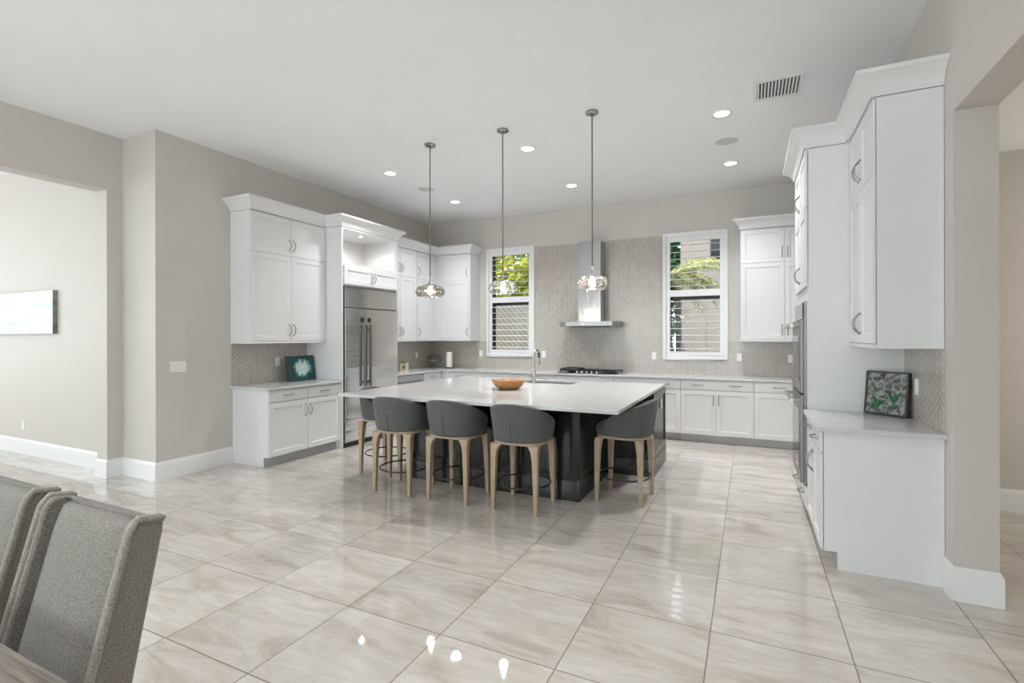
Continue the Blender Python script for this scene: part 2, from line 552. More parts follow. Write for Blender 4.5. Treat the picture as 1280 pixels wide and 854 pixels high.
struct(MB().box(-10.65, -7.75, YF - .085, YF - .079, .65, 2.95).build('window_glass', 'pane', d))

# baseboards (mitred sweep; the wall is on the left of the path)
BP = [(0, 0), (.016, 0), (.016, .155), (.013, .168), (.008, .178), (.004, .19), (0, .19)]
struct(MB().sweep([(XL, 3.893), (XL, YR), (XO, YR), (XO, 2.9), (XO - .2, 2.9), (XO - .2, YR), (-11.3, YR)][::-1], BP).build('baseboard_left', 'trim', auto=30))
struct(MB().sweep([(XR, 3.745), (XR, YP), (XR + .195, YP), (XR + .195, 5.62), (3.5, 5.62)][::-1], [(-o, z) for o, z in BP]).build('baseboard_right', 'trim', auto=30))


# ------------------------------------------------------------------ windows with plantation shutters
def window(idx, W):
    x0, x1, za, zb = W
    y = YB
    fr = MB()
    # casing, proud of the wall
    fr.box(x0, x0 + .05, y - .035, y + .03, za, zb).box(x1 - .05, x1, y - .035, y + .03, za, zb)
    fr.box(x0 + .05, x1 - .05, y - .035, y + .03, zb - .06, zb).box(x0 + .05, x1 - .05, y - .035, y + .03, za, za + .06)
    root = struct(fr.build('window_%d' % idx, 'shutter', bevel=.006))
    sf = MB()
    a, b = x0 + .053, x1 - .053; c0, c1 = za + .063, zb - .063
    mid0, mid1 = 2.100, 2.200
    g0, g1 = x0 + .106, x1 - .106
    sf.box(a, g0, y - .02, y + .012, c0, c1).box(g1, b, y - .02, y + .012, c0, c1)
    sf.box(g0, g1, y - .02, y + .012, c0, za + .125).box(g0, g1, y - .02, y + .012, zb - .135, c1).box(g0, g1, y - .02, y + .012, mid0, mid1)
    struct(sf.build('shutter_frame', 'shutter', root, bevel=.004))
    lo = MB()
    def louver(z, tilt):
        pr = []
        for k in range(12):
            t = 2 * PI * k / 12
            u, v = .044 * math.cos(t), .0052 * math.sin(t)
            pr.append((y - .004 + u * math.cos(tilt) - v * math.sin(tilt), z + u * math.sin(tilt) + v * math.cos(tilt)))
        lo.prism(pr, 0, g0 + .001, g1 - .001)
    for k in range(8): louver(1.303 + .1025 * k, .11)
    for k in range(7): louver(2.262 + .104 * k, .11)
    struct(lo.build('louvers', 'shutter', root, auto=40))
    df = MB()
    h0, h1, hz0, hz1 = x0 + .03, x1 - .03, za + .03, zb - .03
    df.box(h0, h0 + .062, y + .10, y + .17, hz0, hz1).box(h1 - .055, h1, y + .10, y + .17, hz0, hz1)
    df.box(h0 + .062, h1 - .055, y + .10, y + .17, hz0, hz0 + .08).box(h0 + .062, h1 - .055, y + .10, y + .17, hz1 - .06, hz1)
    df.box(h0 + .062, h1 - .055, y + .10, y + .17, 2.06, 2.13)
    struct(df.build('window_frame', 'bronze', root))
    struct(MB().box(h0 + .06, h1 - .05, y + .13, y + .136, hz0 + .07, hz1 - .05).build('pane', 'pane', root))


window(1, W1); window(2, W2)

# ------------------------------------------------------------------ cabinetry kit
hb = MB()
def pull_mesh():
    m = MB()
    L = .135
    pts, rr = [], []
    for k in range(15):
        t = k / 14
        a = (t - .5) * 2
        pts.append((0, -.002 - .036 * (1 - abs(a) ** 2.4), a * L / 2 * (1 + .06 * (1 - abs(a)))))
        rr.append(.0042 + .0022 * (1 - abs(a)))
    m.tube(pts, rr, 8)
    for sgn in (-1, 1):
        m.tube([(0, .0, sgn * L / 2), (0, -.004, sgn * L / 2), (0, -.008, sgn * L / 2 * .99)], [.009, .008, .0045], 10)
    return m
PULL = None
def pull(parent, x, y, z, horizontal=False):
    global PULL
    if PULL is None:
        o = pull_mesh().build('handle', 'pull', None, smooth=True); PULL = o.data
    else:
        o = bpy.data.objects.new('handle', PULL); COL.objects.link(o)
    o.parent = parent; o.location = (x, y, z)
    if horizontal: o.rotation_euler = (0, PI / 2, 0)
    return o


def door_mb(x0, x1, z0, z1, t=.02, rail=.058):
    m = MB()
    def ring(d, y): return [(x0 + d, y, z0 + d), (x1 - d, y, z0 + d), (x1 - d, y, z1 - d), (x0 + d, y, z1 - d)]
    m.loops([ring(0, -.004), ring(0, -t + .002), ring(.002, -t), ring(rail, -t), ring(rail + .004, -t + .005), ring(rail + .011, -t + .006), ring(rail + .013, -t + .010)])
    return m


def slab_mb(x0, x1, z0, z1, t=.02):
    m = MB()
    def ring(d, y): return [(x0 + d, y, z0 + d), (x1 - d, y, z0 + d), (x1 - d, y, z1 - d), (x0 + d, y, z1 - d)]
    m.loops([ring(0, -.004), ring(0, -t + .003), ring(.003, -t)])
    return m


CROWN = [(-.012, .004), (.010, .004), (.010, .018), (.016, .024), (.018, .036), (.026, .052), (.040, .074), (.060, .096), (.082, .110), (.088, .116), (.098, .120), (.098, .146), (-.012, .146)]
G = .002


def door(parent, x0, x1, z0, z1, side=None, where='top', mat='cab', nohandle=False):
    d = door_mb(x0 + G, x1 - G, z0 + G, z1 - G).build('door', mat, parent)
    if side:
        hx = x0 + .033 if side == 'l' else x1 - .033
        hz = z1 - .135 if where == 'top' else z0 + .135
        if where == 'mid': hz = (z0 + z1) / 2
        pull(d, hx, -.02, hz)
    return d


def drawer(parent, x0, x1, z0, z1, pulls=(), mat='cab', shaker=False):
    d = (door_mb if shaker else slab_mb)(x0 + G, x1 - G, z0 + G, z1 - G).build('drawer', mat, parent)
    for px in pulls: pull(d, px, -.02, (z0 + z1) / 2, True)
    return d


def base_cab(loc, rz, w, depth, label, group, layout, toe=True, zt=.884, notch=True, name='base_cabinet', leftgap=0, rightgap=0):
    """local x along the front, y 0 at the carcass front, growing towards the wall"""
    r = thing(name, label, 'cabinet', loc, rz, group)
    m = MB()
    TK = .112
    poly = [(.075, 0), (depth, 0), (depth, zt), (0, zt), (0, TK), (.075, TK)]
    m.prism(poly, 0, 0, w)
    m.build('body', 'cab', r, bevel=.0015)
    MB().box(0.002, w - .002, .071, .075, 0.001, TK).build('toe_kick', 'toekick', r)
    for it in layout:
        if it[0] == 'door': door(r, it[1], it[2], .118, .735, it[3])
        elif it[0] == 'drawer': drawer(r, it[1], it[2], .74, .878, it[3])
    return r


# ---- left run (rz=+90 : local x -> +Y, local -y -> +X)
RL = PI / 2
FX = -4.94          # carcass front, the doors stand 2 cm proud
lw = 1.098
base_cab((FX, 3.895, 0), RL, lw, FX - XL - .002, 'white two-door base cabinet under the worktop with the teal painting', None,
         [('drawer', 0, lw / 2, (lw / 4,)), ('drawer', lw / 2, lw, (lw * .75,)), ('door', 0, lw / 2, 'r'), ('door', lw / 2, lw, 'l')])
t = MB(); t.box(XL + .002, -4.885, 3.86, 4.992, .885, .914)
tag(t.build('worktop', 'quartz', None, bevel=.003), 'short white quartz worktop carrying the teal painting beside the fridge', 'worktop')
tag(MB().box(XL + .001, XL + .012, 3.885, 4.992, .915, 1.414).build('backsplash', 'splash_y'), 'glossy herringbone tile backsplash behind the teal painting', 'backsplash')

# upper cabinet
def upper(loc, rz, w, depth, zb, zt, label, layout, crown_path=None, group=None, name='upper_cabinet', valance=True):
    r = thing(name, label, 'cabinet', loc, rz, group)
    m = MB(); m.box(0, w, 0, depth, 0, zt - zb)
    m.box(0, w, -.018, .0, 0, .026)
    m.build('body', 'cab', r, bevel=.0015)
    for it in layout: door(r, it[0], it[1], it[2] - zb, it[3] - zb, it[4], 'bot')
    if crown_path: MB().sweep(crown_path, [(o, z + zt - zb) for o, z in CROWN]).build('crown', 'cab', r, auto=28)
    return r


UX = -5.208
ZB, ZS, ZT = 1.415, 2.500, 2.972
ud = UX - XL - .002
uw = 1.118
upper((UX, 3.873, ZB), RL, uw, ud, ZB, ZT, 'white two-by-two door wall cabinet above the teal painting',
      [(0, uw / 2, 1.443, ZS, 'r'), (uw / 2, uw, 1.443, ZS, 'l'), (0, uw / 2, ZS, 2.965, 'r'), (uw / 2, uw, ZS, 2.965, 'l')],
      [(0, ud), (0, -.02), (uw - .002, -.02)])

# fridge surround
TX = -4.905
td = TX - XL - .002
tw = 1.165
r = thing('fridge_surround_cabinet', 'tall white cabinet framing the steel fridge, lit open niche on top', 'cabinet', (TX, 4.995, 0), RL)
m = MB()
m.box(0, .026, 0, td, 0, ZT).box(tw - .026, tw, 0, td, 0, ZT)
m.box(.026, tw - .026, 0, td, 2.185, 2.200)                    # over the fridge
m.box(.026, tw - .026, 0, td, 2.455, 2.495)                    # niche floor
m.box(.026, tw - .026, 0, td, 2.948, ZT)                       # niche top
m.box(.026, tw - .026, td - .03, td, 2.495, 2.948)                    # niche back
m.box(.026, tw - .026, .05, td, 2.2, 2.455)
m.box(tw - .08, tw - .026, 0, td - .03, 2.495, 2.948)
m.build('body', 'cab', r, bevel=.0015)
mid = (.03 + tw - .07) / 2
dd = .5 * (tw)
door(r, .028, dd, 2.202, 2.455, 'r', 'mid'); door(r, dd, tw - .028, 2.202, 2.455, 'l', 'mid')
MB().sweep([(0, .29), (0, 0), (tw, 0), (tw, .29)], [(o, z + ZT) for o, z in CROWN]).build('crown', 'cab', r, auto=28)
MB().lathe([(.0, -.001), (.018, -.001), (.018, -.006), (0, -.006)], 20, (tw / 2, .2, 2.948), False).build('puck_light', 'puck', r)
light('niche_light', 'SPOT', (TX - .2, 4.995 + tw / 2, 2.935), (0, 0, 0), 15.0, (1, .96, .9), shadow_soft_size=.02, spot_size=math.radians(165), spot_blend=.6)

# fridge
fw = tw - .056
r = thing('refrigerator', 'built-in stainless steel side-by-side refrigerator with long bar handles', 'refrigerator', (TX - .004, 4.995 + .028, 0), RL)
m = MB(); m.box(0, fw, .0, td - .03, .012, 2.180)
m.build('body', 'grille_dark', r)
MB().box(.004, fw - .004, -.01, .02, .0, .055).build('base_grille', 'black', r)
slab_mb(.014, fw - .006, 1.896, 2.170, .022).build('top_panel', 'steel', r)
sp = .40
dl = slab_mb(.014, sp - .004, .07, 1.882, .03).build('door', 'steel', r)
dr = slab_mb(sp + .004, fw - .006, .07, 1.882, .03).build('door', 'steel', r)
for dpar, hx in ((dl, sp - .055), (dr, sp + .055)):
    m = MB(); m.box(hx - .014, hx + .014, -.085, -.055, .80, 1.66)
    for z in (.86, 1.60): m.box(hx - .01, hx + .01, -.056, -.029, z - .02, z + .02)
    m.build('handle', 'rod', dpar, bevel=.004)
    sg = -1 if hx < sp else 1
    m = MB(); m.box(hx + sg * .018 - .027, hx + sg * .018 + .027, -.042, -.03, 1.695, 1.76)
    m.build('badge', 'black', dpar, bevel=.012)

# corner wall cabinet (L-shaped)
cy0 = 4.995 + tw + .002
V = YB - .365 + .02          # carcass front on the back wall
xe = -4.478
r = thing('corner_upper_cabinet', 'L-shaped white corner wall cabinet between the fridge and the left window', 'cabinet', (XL, cy0, ZB))
Lh = ZT - ZB
poly = [(.002, 0), (UX - XL, 0), (UX - XL, V - cy0), (xe - XL, V - cy0), (xe - XL, YB - cy0 - .002), (.002, YB - cy0 - .002)]
m = MB(); m.prism(poly, 2, 0, Lh)
m.prism([(UX - XL, 0), (UX - XL + .018, 0), (UX - XL + .018, V - cy0 - .018), (xe - XL, V - cy0 - .018), (xe - XL, V - cy0), (UX - XL, V - cy0)], 2, 0, .026)
m.build('body', 'cab', r, bevel=.0015)
MB().sweep([(UX + .02 - XL, 0), (UX + .02 - XL, V - .02 - cy0), (xe - XL, V - .02 - cy0), (xe - XL, YB - cy0 - .002)], [(o, z + Lh) for o, z in CROWN]).build('crown', 'cab', r, auto=28)
def ldoor(y0, y1, za, zb, side):
    d = door_mb(y0 - cy0 + G, y1 - cy0 - G, za - ZB + G, zb - ZB - G).build('door', 'cab', r)
    d.rotation_euler = (0, 0, RL); d.location = (UX - XL, 0, 0)
    hx = (y0 - cy0 + .033) if side == 'l' else (y1 - cy0 - .033)
    pull(d, hx, -.02, za - ZB + .135)
for (a, b, s) in ((cy0 + .002, 6.60, 'r'), (6.60, 7.03, 'l'), (7.06, 7.49, 'l')):
    ldoor(a, b, 1.443, ZS, s); ldoor(a, b, ZS, 2.965, s)
for za, zb in ((1.443, ZS), (ZS, 2.965)):
    d = door_mb(-5.07 - XL, -4.50 - XL, za - ZB + G, zb - ZB - G).build('door', 'cab', r)
    d.location = (0, V - cy0, 0)
    pull(d, -4.535 - XL, -.02, za - ZB + .135)

# back-wall right upper
ux0, ux1 = -.112, XR - .002
upper((ux0, V, ZB), 0, ux1 - ux0, YB - V - .002, ZB, ZT, 'white wall cabinet on the back wall, to the right of the window with palm fronds',
      [(0, .544, 1.443, ZS, 'r'), (.544, 1.088, 1.443, ZS, 'l'), (0, .544, ZS, 2.965, 'r'), (.544, 1.088, ZS, 2.965, 'l')],
      [(0, YB - V - .002), (0, -.02), (ux1 - ux0, -.02)])

# ---- corner base, dishwasher
dwy0 = cy0 + .002
r = thing('dishwasher', 'steel fronted dishwasher beside the fridge under the corner worktop', 'dishwasher', (FX, dwy0, 0), RL)
MB().box(0.003, .69, .0, .58, .0, .878).build('body', 'black', r)
slab_mb(.004, .69, .775, .876, .03).build('control_panel', 'steel_plain', r)
dd_ = slab_mb(.004, .69, .12, .765, .022).build('door', 'steel_plain', r)
m = MB(); m.tube([(.08, -.06, .73), (.61, -.06, .73)], .009, 10); m.tube([(.1, -.022, .73), (.1, -.06, .73)], .006); m.tube([(.59, -.022, .73), (.59, -.06, .73)], .006)
m.build('handle', 'chrome', dd_, auto=40)

BY = 7.41                      # back run carcass front
r = thing('corner_base_cabinet', 'white corner base cabinet under the cake stand', 'cabinet', (XL + .002, dwy0 + .695, 0))
yy0 = dwy0 + .695
m = MB()
poly = [(0, 0), (FX - XL - .002, 0), (FX - XL - .002, BY - yy0), (-4.832 - XL, BY - yy0), (-4.832 - XL, YB - yy0 - .002), (0, YB - yy0 - .002)]
m.prism(poly, 2, .112, .884)
m.prism([(0, 0), (FX - XL - .077, 0), (FX - XL - .077, BY - yy0 + .075), (-4.832 - XL, BY - yy0 + .075), (-4.832 - XL, YB - yy0 - .002), (0, YB - yy0 - .002)], 2, 0, .112)
m.build('body', 'cab', r, bevel=.0015)
for za, zb, kind in ((.74, .878, 'drawer'), (.118, .735, 'door')):
    L_ = 7.36 - yy0
    d = (slab_mb if kind == 'drawer' else door_mb)(.004, L_, za + G, zb - G).build(kind, 'cab', r)
    d.rotation_euler = (0, 0, RL); d.location = (FX - XL - .002, 0, 0)
    if kind == 'drawer': pull(d, L_ / 2, -.02, (za + zb) / 2, True)
    else: pull(d, .04, -.02, zb - .135)

seams = [-4.83, -4.277, -3.724, -2.76, -1.84, -.885, .051, .66]
labs = ['white base cabinet nearest the corner below the left end of the back worktop',
        'narrow white base cabinet under the left window behind the island',
        'wide white base cabinet between left window and cooktop, behind the faucet',
        'white base cabinet directly under the gas cooktop',
        'wide white base cabinet just right of the cooktop, half behind the island end',
        'white base cabinet with two pulls and two doors under the palm window',
        'single-door white base cabinet beside the oven tower on the back wall']
for k in range(7):
    a, b = seams[k], seams[k + 1]
    w_ = b - a
    if k in (0, 1, 6): lay = [('drawer', 0, w_, (w_ / 2,)), ('door', 0, w_, 'l' if k == 1 else 'r')]
    elif k == 3: lay = [('drawer', 0, w_, ()), ('door', 0, w_ / 2, 'r'), ('door', w_ / 2, w_, 'l')]
    else: lay = [('drawer', 0, w_, (w_ * .24, w_ * .76)), ('door', 0, w_ / 2, 'r'), ('door', w_ / 2, w_, 'l')]
    base_cab((a + .001, BY, 0), 0, w_ - .002, YB - BY - .002, labs[k], 'base cabinets along the back wall', lay)
w_ = XR - .002 - .662
r = base_cab((.662, BY, 0), 0, w_, YB - BY - .002, 'white corner base cabinet behind the oven tower', None, [])

# long L-shaped worktop
poly = [(XL + .002, dwy0), (-4.885, dwy0), (-4.885, 7.36), (XR - .002, 7.36), (XR - .002, YB - .002), (XL + .002, YB - .002)]
m = MB(); m.prism(poly, 2, .885, .914)
tag(m.build('worktop', 'quartz', None, bevel=.003), 'long white quartz worktop running from the fridge round along the back wall', 'worktop')

# back wall tiles
t = MB(); y1, y0 = YB - .001, YB - .012
t.box(XL + .012, W1[0], y0, y1, .915, 1.414).box(W1[0], W1[1], y0, y1, .915, W1[2])
t.box(W1[1], W2[0], y0, y1, .915, 3.055).box(W2[0], W2[1], y0, y1, .915, W2[2]).box(W2[1], XR - .002, y0, y1, .915, 1.414)
tag(t.build('backsplash', 'splash_x'), 'herringbone tile backsplash of the back wall, full height behind the hood', 'backsplash')
tag(MB().box(XL + .001, XL + .012, dwy0, YB - .001, .915, 1.414).build('backsplash', 'splash_y'), 'herringbone tile backsplash between the fridge and the corner', 'backsplash')

# ------------------------------------------------------------------ hood, cooktop
HX = -2.307
r = thing('range_hood', 'stainless steel chimney range hood on the tiled wall over the cooktop', 'range hood', (HX, YB - .014, 1.652))
MB().prism([(-.185, 0), (.185, 0), (.185, -.30), (-.185, -.30)], 2, .075, 1.36).build('chimney', 'hood', r, bevel=.003)
MB().prism([(-.47, 0), (.47, 0), (.47, -.37), (.455, -.42), (.41, -.465), (.34, -.48), (-.34, -.48), (-.41, -.465), (-.455, -.42), (-.47, -.37)], 2, .0, .075).build('canopy', 'canopy_steel', r, bevel=.004)
MB().box(-.3, .3, -.40, -.08, -.006, 0.0).build('filter', 'grille_dark', r)
for k in range(5): MB().tube([(-.08 + .04 * k, -.479, .036), (-.08 + .04 * k, -.486, .036)], .008, 10).build('button', 'chrome', r)

r = thing('gas_cooktop', 'black gas cooktop with iron grates on the back worktop below the hood', 'cooktop', (-2.285, 7.69, .9145))
MB().box(-.47, .47, -.245, .245, 0, .008).build('glass_plate', 'blackgloss', r, bevel=.003)
for gx in (-.31, 0, .31):
    m = MB()
    for dx in (-.14, 0, .14): m.box(gx + dx - .007, gx + dx + .007, -.19, .235, .030, .046)
    for dy in (-.18, -.04, .10, .225): m.box(gx - .147, gx + .147, dy - .007, dy + .007, .030, .044)
    for dx in (-.14, .14):
        for dy in (-.18, .225): m.box(gx + dx - .008, gx + dx + .008, dy - .008, dy + .008, .008, .032)
    m.build('grate', 'black', r, bevel=.002)
for bx, by in ((-.31, -.09), (-.31, .14), (0, .04), (.31, -.09), (.31, .14)):
    MB().lathe([(0, .008), (.045, .008), (.045, .018), (.03, .022), (.03, .028), (0, .028)], 20, (bx, by, 0), False).build('burner', 'black', r, auto=40)
for k in range(5):
    MB().lathe([(0, .008), (.018, .008), (.016, .032), (0, .032)], 16, (-.16 + .08 * k, -.215, 0), False).build('knob', 'chrome', r, auto=40)
r = thing('griddle', 'black cast iron griddle lying on the left of the cooktop', 'griddle', (-2.60, 7.67, .961))
m = MB(); m.box(-.13, .16, -.19, .19, 0, .010)
m.box(-.13, .16, -.19, -.18, .01, .022).box(-.13, .16, .18, .19, .01, .022).box(-.13, -.12, -.18, .18, .01, .022).box(.15, .16, -.18, .18, .01, .022)
m.build('plate', 'black', r, bevel=.003)

# ------------------------------------------------------------------ right side: oven tower
RR = -PI / 2          # local x -> -Y ; local -y -> -X
OX = .42              # carcass front
ty0, ty1 = 4.55, 5.52
tw2 = ty1 - ty0
dp = XR - OX - .002
r = thing('oven_tower_cabinet', 'tall white oven cabinet on the right, housing the double wall oven', 'cabinet', (OX, ty1, 0), RR)
m = MB()
m.prism([(.075, 0), (dp, 0), (dp, ZT), (.03, ZT), (.03, .112), (.075, .112)], 0, .0, tw2)
m.box(0, .1, 0, .03, .112, ZT).box(tw2 - .1, tw2, 0, .03, .112, ZT)
m.box(.1, tw2 - .1, 0, .03, .112, .285).box(.1, tw2 - .1, 0, .03, 1.775, ZT)
m.build('body', 'cab', r, bevel=.0015)
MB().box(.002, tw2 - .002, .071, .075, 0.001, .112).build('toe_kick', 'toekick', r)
drawer(r, 0, tw2, .118, .28, (tw2 * .27, tw2 * .73))
for za, zb in ((1.885, 2.515), (2.515, 2.965)):
    door(r, 0, tw2 / 2, za, zb, 'r', 'bot'); door(r, tw2 / 2, tw2, za, zb, 'l', 'bot')
MB().sweep([(0, dp), (0, -.02), (tw2, -.02), (tw2, dp - .37)], [(o, z + ZT) for o, z in CROWN]).build('crown', 'cab', r, auto=28)

r = thing('double_oven', 'stainless steel double wall oven with bar handles in the white tower', 'oven', (OX, ty1 - .105, 0), RR)
ow = tw2 - .21
MB().box(0, ow, -.022, .028, .290, 1.772).build('body', 'oven_steel', r, bevel=.002)
MB().box(.02, ow - .02, -.030, -.022, 1.635, 1.765).build('control_panel', 'blackgloss', r, bevel=.002)
for z0_, z1_ in ((1.03, 1.625), (.30, 1.015)):
    d = MB().box(0.0, ow, -.050, -.023, z0_, z1_).build('oven_door', 'oven_steel', r, bevel=.003)
    MB().box(.07, ow - .07, -.053, -.050, z0_ + .08, z1_ - .13).build('oven_window', 'blackgloss', d)
    m = MB(); m.tube([(.03, -.105, z1_ - .05), (ow - .03, -.105, z1_ - .05)], .014, 12)
    for hx in (.06, ow - .06): m.tube([(hx, -.05, z1_ - .05), (hx, -.105, z1_ - .05)], .011, 8)
    m.build('handle', 'nickel', d, auto=40)

# right base + upper
by0, by1 = 3.752, 4.547
bw = by1 - by0
r = base_cab((.43, by1, 0), RR, bw, XR - .43 - .002, 'white base cabinet on the right under the green relief artwork', None,
             [('drawer', 0, bw / 2, (bw / 4,)), ('drawer', bw / 2, bw, (bw * .75,)), ('door', 0, bw / 2, 'r'), ('door', bw / 2, bw, 'l')])
t = MB(); t.box(.385, XR - .002, 3.70, 4.547, .885, .914)
tag(t.build('worktop', 'quartz', None, bevel=.003), 'short quartz worktop on the right carrying the green relief artwork', 'worktop')
tag(MB().box(XR - .012, XR - .001, 3.745, 4.547, .915, 1.414).build('backsplash', 'splash_y'), 'beige herringbone tile backsplash behind the green relief artwork', 'backsplash')
RX = .712
rd = XR - RX - .002
upper((RX, by1, ZB), RR, bw, rd, ZB, ZT, 'tall white wall cabinet on the right above the green relief artwork',
      [(0, bw / 2, 1.443, ZS, 'r'), (bw / 2, bw, 1.443, ZS, 'l'), (0, bw / 2, ZS, 2.965, 'r'), (bw / 2, bw, ZS, 2.965, 'l')],
      [(0.002, -.02), (bw, -.02), (bw, rd)])

# ------------------------------------------------------------------ island
IX0, IX1, IY0, IY1 = -3.80, -.92, 3.82, 6.25
sx0, sx1, sy0, sy1 = -2.66, -1.94, 5.71, 6.12
m = MB()
gx = [IX0, sx0, sx1, IX1]; gy = [IY0, sy0, sy1, IY1]
for i in range(3):
    for j in range(3):
        if i == 1 and j == 1: continue
        for z in (.884, .914):
            vs = [m.bm.verts.new(p) for p in ((gx[i], gy[j], z), (gx[i + 1], gy[j], z), (gx[i + 1], gy[j + 1], z), (gx[i], gy[j + 1], z))]
            m.face(vs)
def wallstrip(pts):
    for a, b in zip(pts, pts[1:] + pts[:1]):
        m.face([m.bm.verts.new(p) for p in ((a[0], a[1], .884), (b[0], b[1], .884), (b[0], b[1], .914), (a[0], a[1], .914))])
wallstrip([(x, IY0) for x in gx] + [(IX1, y) for y in gy[1:]] + [(x, IY1) for x in gx[::-1][1:]] + [(IX0, y) for y in gy[::-1][1:-1]])
wallstrip([(sx0, sy0), (sx1, sy0), (sx1, sy1), (sx0, sy1)])
tag(m.build('island_worktop', 'quartz', None, bevel=.003), 'large white quartz slab topping the dark kitchen island', 'worktop')

BX0, BX1, BY0, BYM, BY1 = -3.30, -1.395, 4.30, 5.38, 6.20
QX0, QX1 = IX0 + .025, IX1 - .004
r = thing('kitchen_island', 'dark espresso panelled kitchen island base surrounded by stools', 'kitchen island', (-2.35, 5.2, 0))
ox, oy = 2.35, -5.2
m = MB()
m.prism([(BX0 + ox, BY0 + oy), (BX1 + ox, BY0 + oy), (BX1 + ox, BYM + oy), (QX1 + ox, BYM + oy), (QX1 + ox, BY1 + oy), (sx1 + .03 + ox, BY1 + oy),
         (sx1 + .03 + ox, sy0 - .03 + oy), (sx0 - .03 + ox, sy0 - .03 + oy), (sx0 - .03 + ox, BY1 + oy), (QX0 + ox, BY1 + oy), (QX0 + ox, BYM + oy), (BX0 + ox, BYM + oy)], 2, 0, .882)
m.box(sx0 - .03 + ox, sx1 + .03 + ox, sy0 - .03 + oy, BY1 + oy, 0, .60)
m.box(sx0 - .03 + ox, sx1 + .03 + ox, sy1 + .03 + oy, BY1 + oy, .60, .882)
m.build('body', 'espresso', r, bevel=.002)
# base moulding
m = MB()
path = [(BX0 + ox, BY0 + oy), (BX1 + ox, BY0 + oy), (BX1 + ox, BYM + oy), (QX1 + ox, BYM + oy), (QX1 + ox, BY1 + oy)]
prof = [(0, 0), (.014, 0), (.014, .175), (.010, .185), (.004, .195), (0, .195)]
m.sweep(path, prof)
m.sweep([(QX0 + ox, BY1 + oy), (QX0 + ox, BYM + oy), (BX0 + ox, BYM + oy), (BX0 + ox, BY0 + oy)], prof)
m.build('base_moulding', 'espresso', r, auto=30)
def ipanel(x0, y0, rz, w_):
    """applied frame-and-panel on a face: local x along the face"""
    p = MB()
    z0_, z1_ = .197, .880
    def ring(d, y): return [(d, y, z0_ + d), (w_ - d, y, z0_ + d), (w_ - d, y, z1_ - d), (d, y, z1_ - d)]
    p.loops([ring(0, 0), ring(0, -.012), ring(.062, -.012), ring(.067, -.006), ring(.074, -.004), ring(.078, -.0015)])
    p.build('side_panel', 'espresso', r, loc=(x0 + ox, y0 + oy, 0), rot=(0, 0, rz))
n3 = (BX1 - BX0) / 3
for k in range(3): ipanel(BX0 + n3 * k, BY0, 0, n3)
ipanel(BX1, BY0, PI / 2, BYM - BY0)
ipanel(BX0, BYM, -PI / 2, BYM - BY0)
ipanel(BX1 + .012, BYM, 0, QX1 - BX1 - .012)
ipanel(QX0, BYM, 0, BX0 - QX0 - .012)
ipanel(QX1, BYM, PI / 2, BY1 - BYM)
ipanel(QX0, BY1, -PI / 2, BY1 - BYM)
m = MB(); m.box(QX1 + ox + .0125, QX1 + ox + .017, 5.835 + oy, 5.905 + oy, .665, .78)
m.build('outlet', 'plastic', r, bevel=.002)['label'] = 'small white outlet on the dark panel'

r = thing('sink', 'undermount steel sink set into the island worktop', 'sink', ((sx0 + sx1) / 2, (sy0 + sy1) / 2, .68))
hw, hd = (sx1 - sx0) / 2, (sy1 - sy0) / 2
m = MB()
def rr_(w_, d_, z): return [(-w_, -d_, z), (w_, -d_, z), (w_, d_, z), (-w_, d_, z)]
m.loops([rr_(hw + .02, hd + .02, .203), rr_(hw + .001, hd + .001, .203), rr_(hw - .01, hd - .01, .01), rr_(.03, .03, .004), rr_(.03, .03, 0), rr_(hw, hd, 0), rr_(hw + .012, hd + .012, .195)], False, False)
m.build('basin', 'steel_plain', r)
MB().lathe([(0, .012), (.03, .012), (.032, .008)], 20, (0, 0, 0), False).build('drain', 'chrome', r, smooth=True)

r = thing('faucet', 'tall gooseneck pull-down faucet standing on the island beside the sink', 'faucet', (-2.412, 5.665, .9145))
m = MB(); m.lathe([(0, 0), (.026, 0), (.026, .008), (.023, .012), (.023, .20), (.019, .205), (0, .205)], 20, cap=False)
m.build('base', 'nickel', r, auto=40)
pts = [(0, 0, .18), (0, 0, .33)] + [(0, .085 - .085 * math.cos(a), .33 + .085 * math.sin(a)) for a in [PI * k / 12 for k in range(1, 13)]]
MB().tube(pts, .0155, 12).build('spout', 'nickel', r, smooth=True)
MB().tube([(0, .170, .335), (0, .170, .30), (0, .170, .22)], [.0125, .016, .017], 12).build('spray_head', 'nickel', r, smooth=True)
MB().tube([(0, .150, .385), (0, .17, .345), (0, .17, .31)], [.0150, .0165, .017], 12).build('hose_collar', 'black', r, smooth=True)
m = MB(); m.tube([(-.018, 0, .075), (-.05, 0, .08)], .011, 10); m.tube([(-.045, 0, .078), (-.058, 0, .095), (-.066, -.01, .13)], [.007, .006, .005], 8)
m.build('lever', 'nickel', r, smooth=True)

m = MB()
m.lathe([(0, 0), (.095, 0), (.115, .006), (.155, .040), (.185, .085), (.192, .100), (.184, .100), (.165, .070), (.12, .028), (.06, .014), (0, .012)], 40, cap=False)
o = m.build('wooden_bowl', 'olive', None, smooth=True, loc=(-2.40, 4.93, .9145))
tag(o, 'shallow olive wood bowl on the white island worktop', 'bowl')


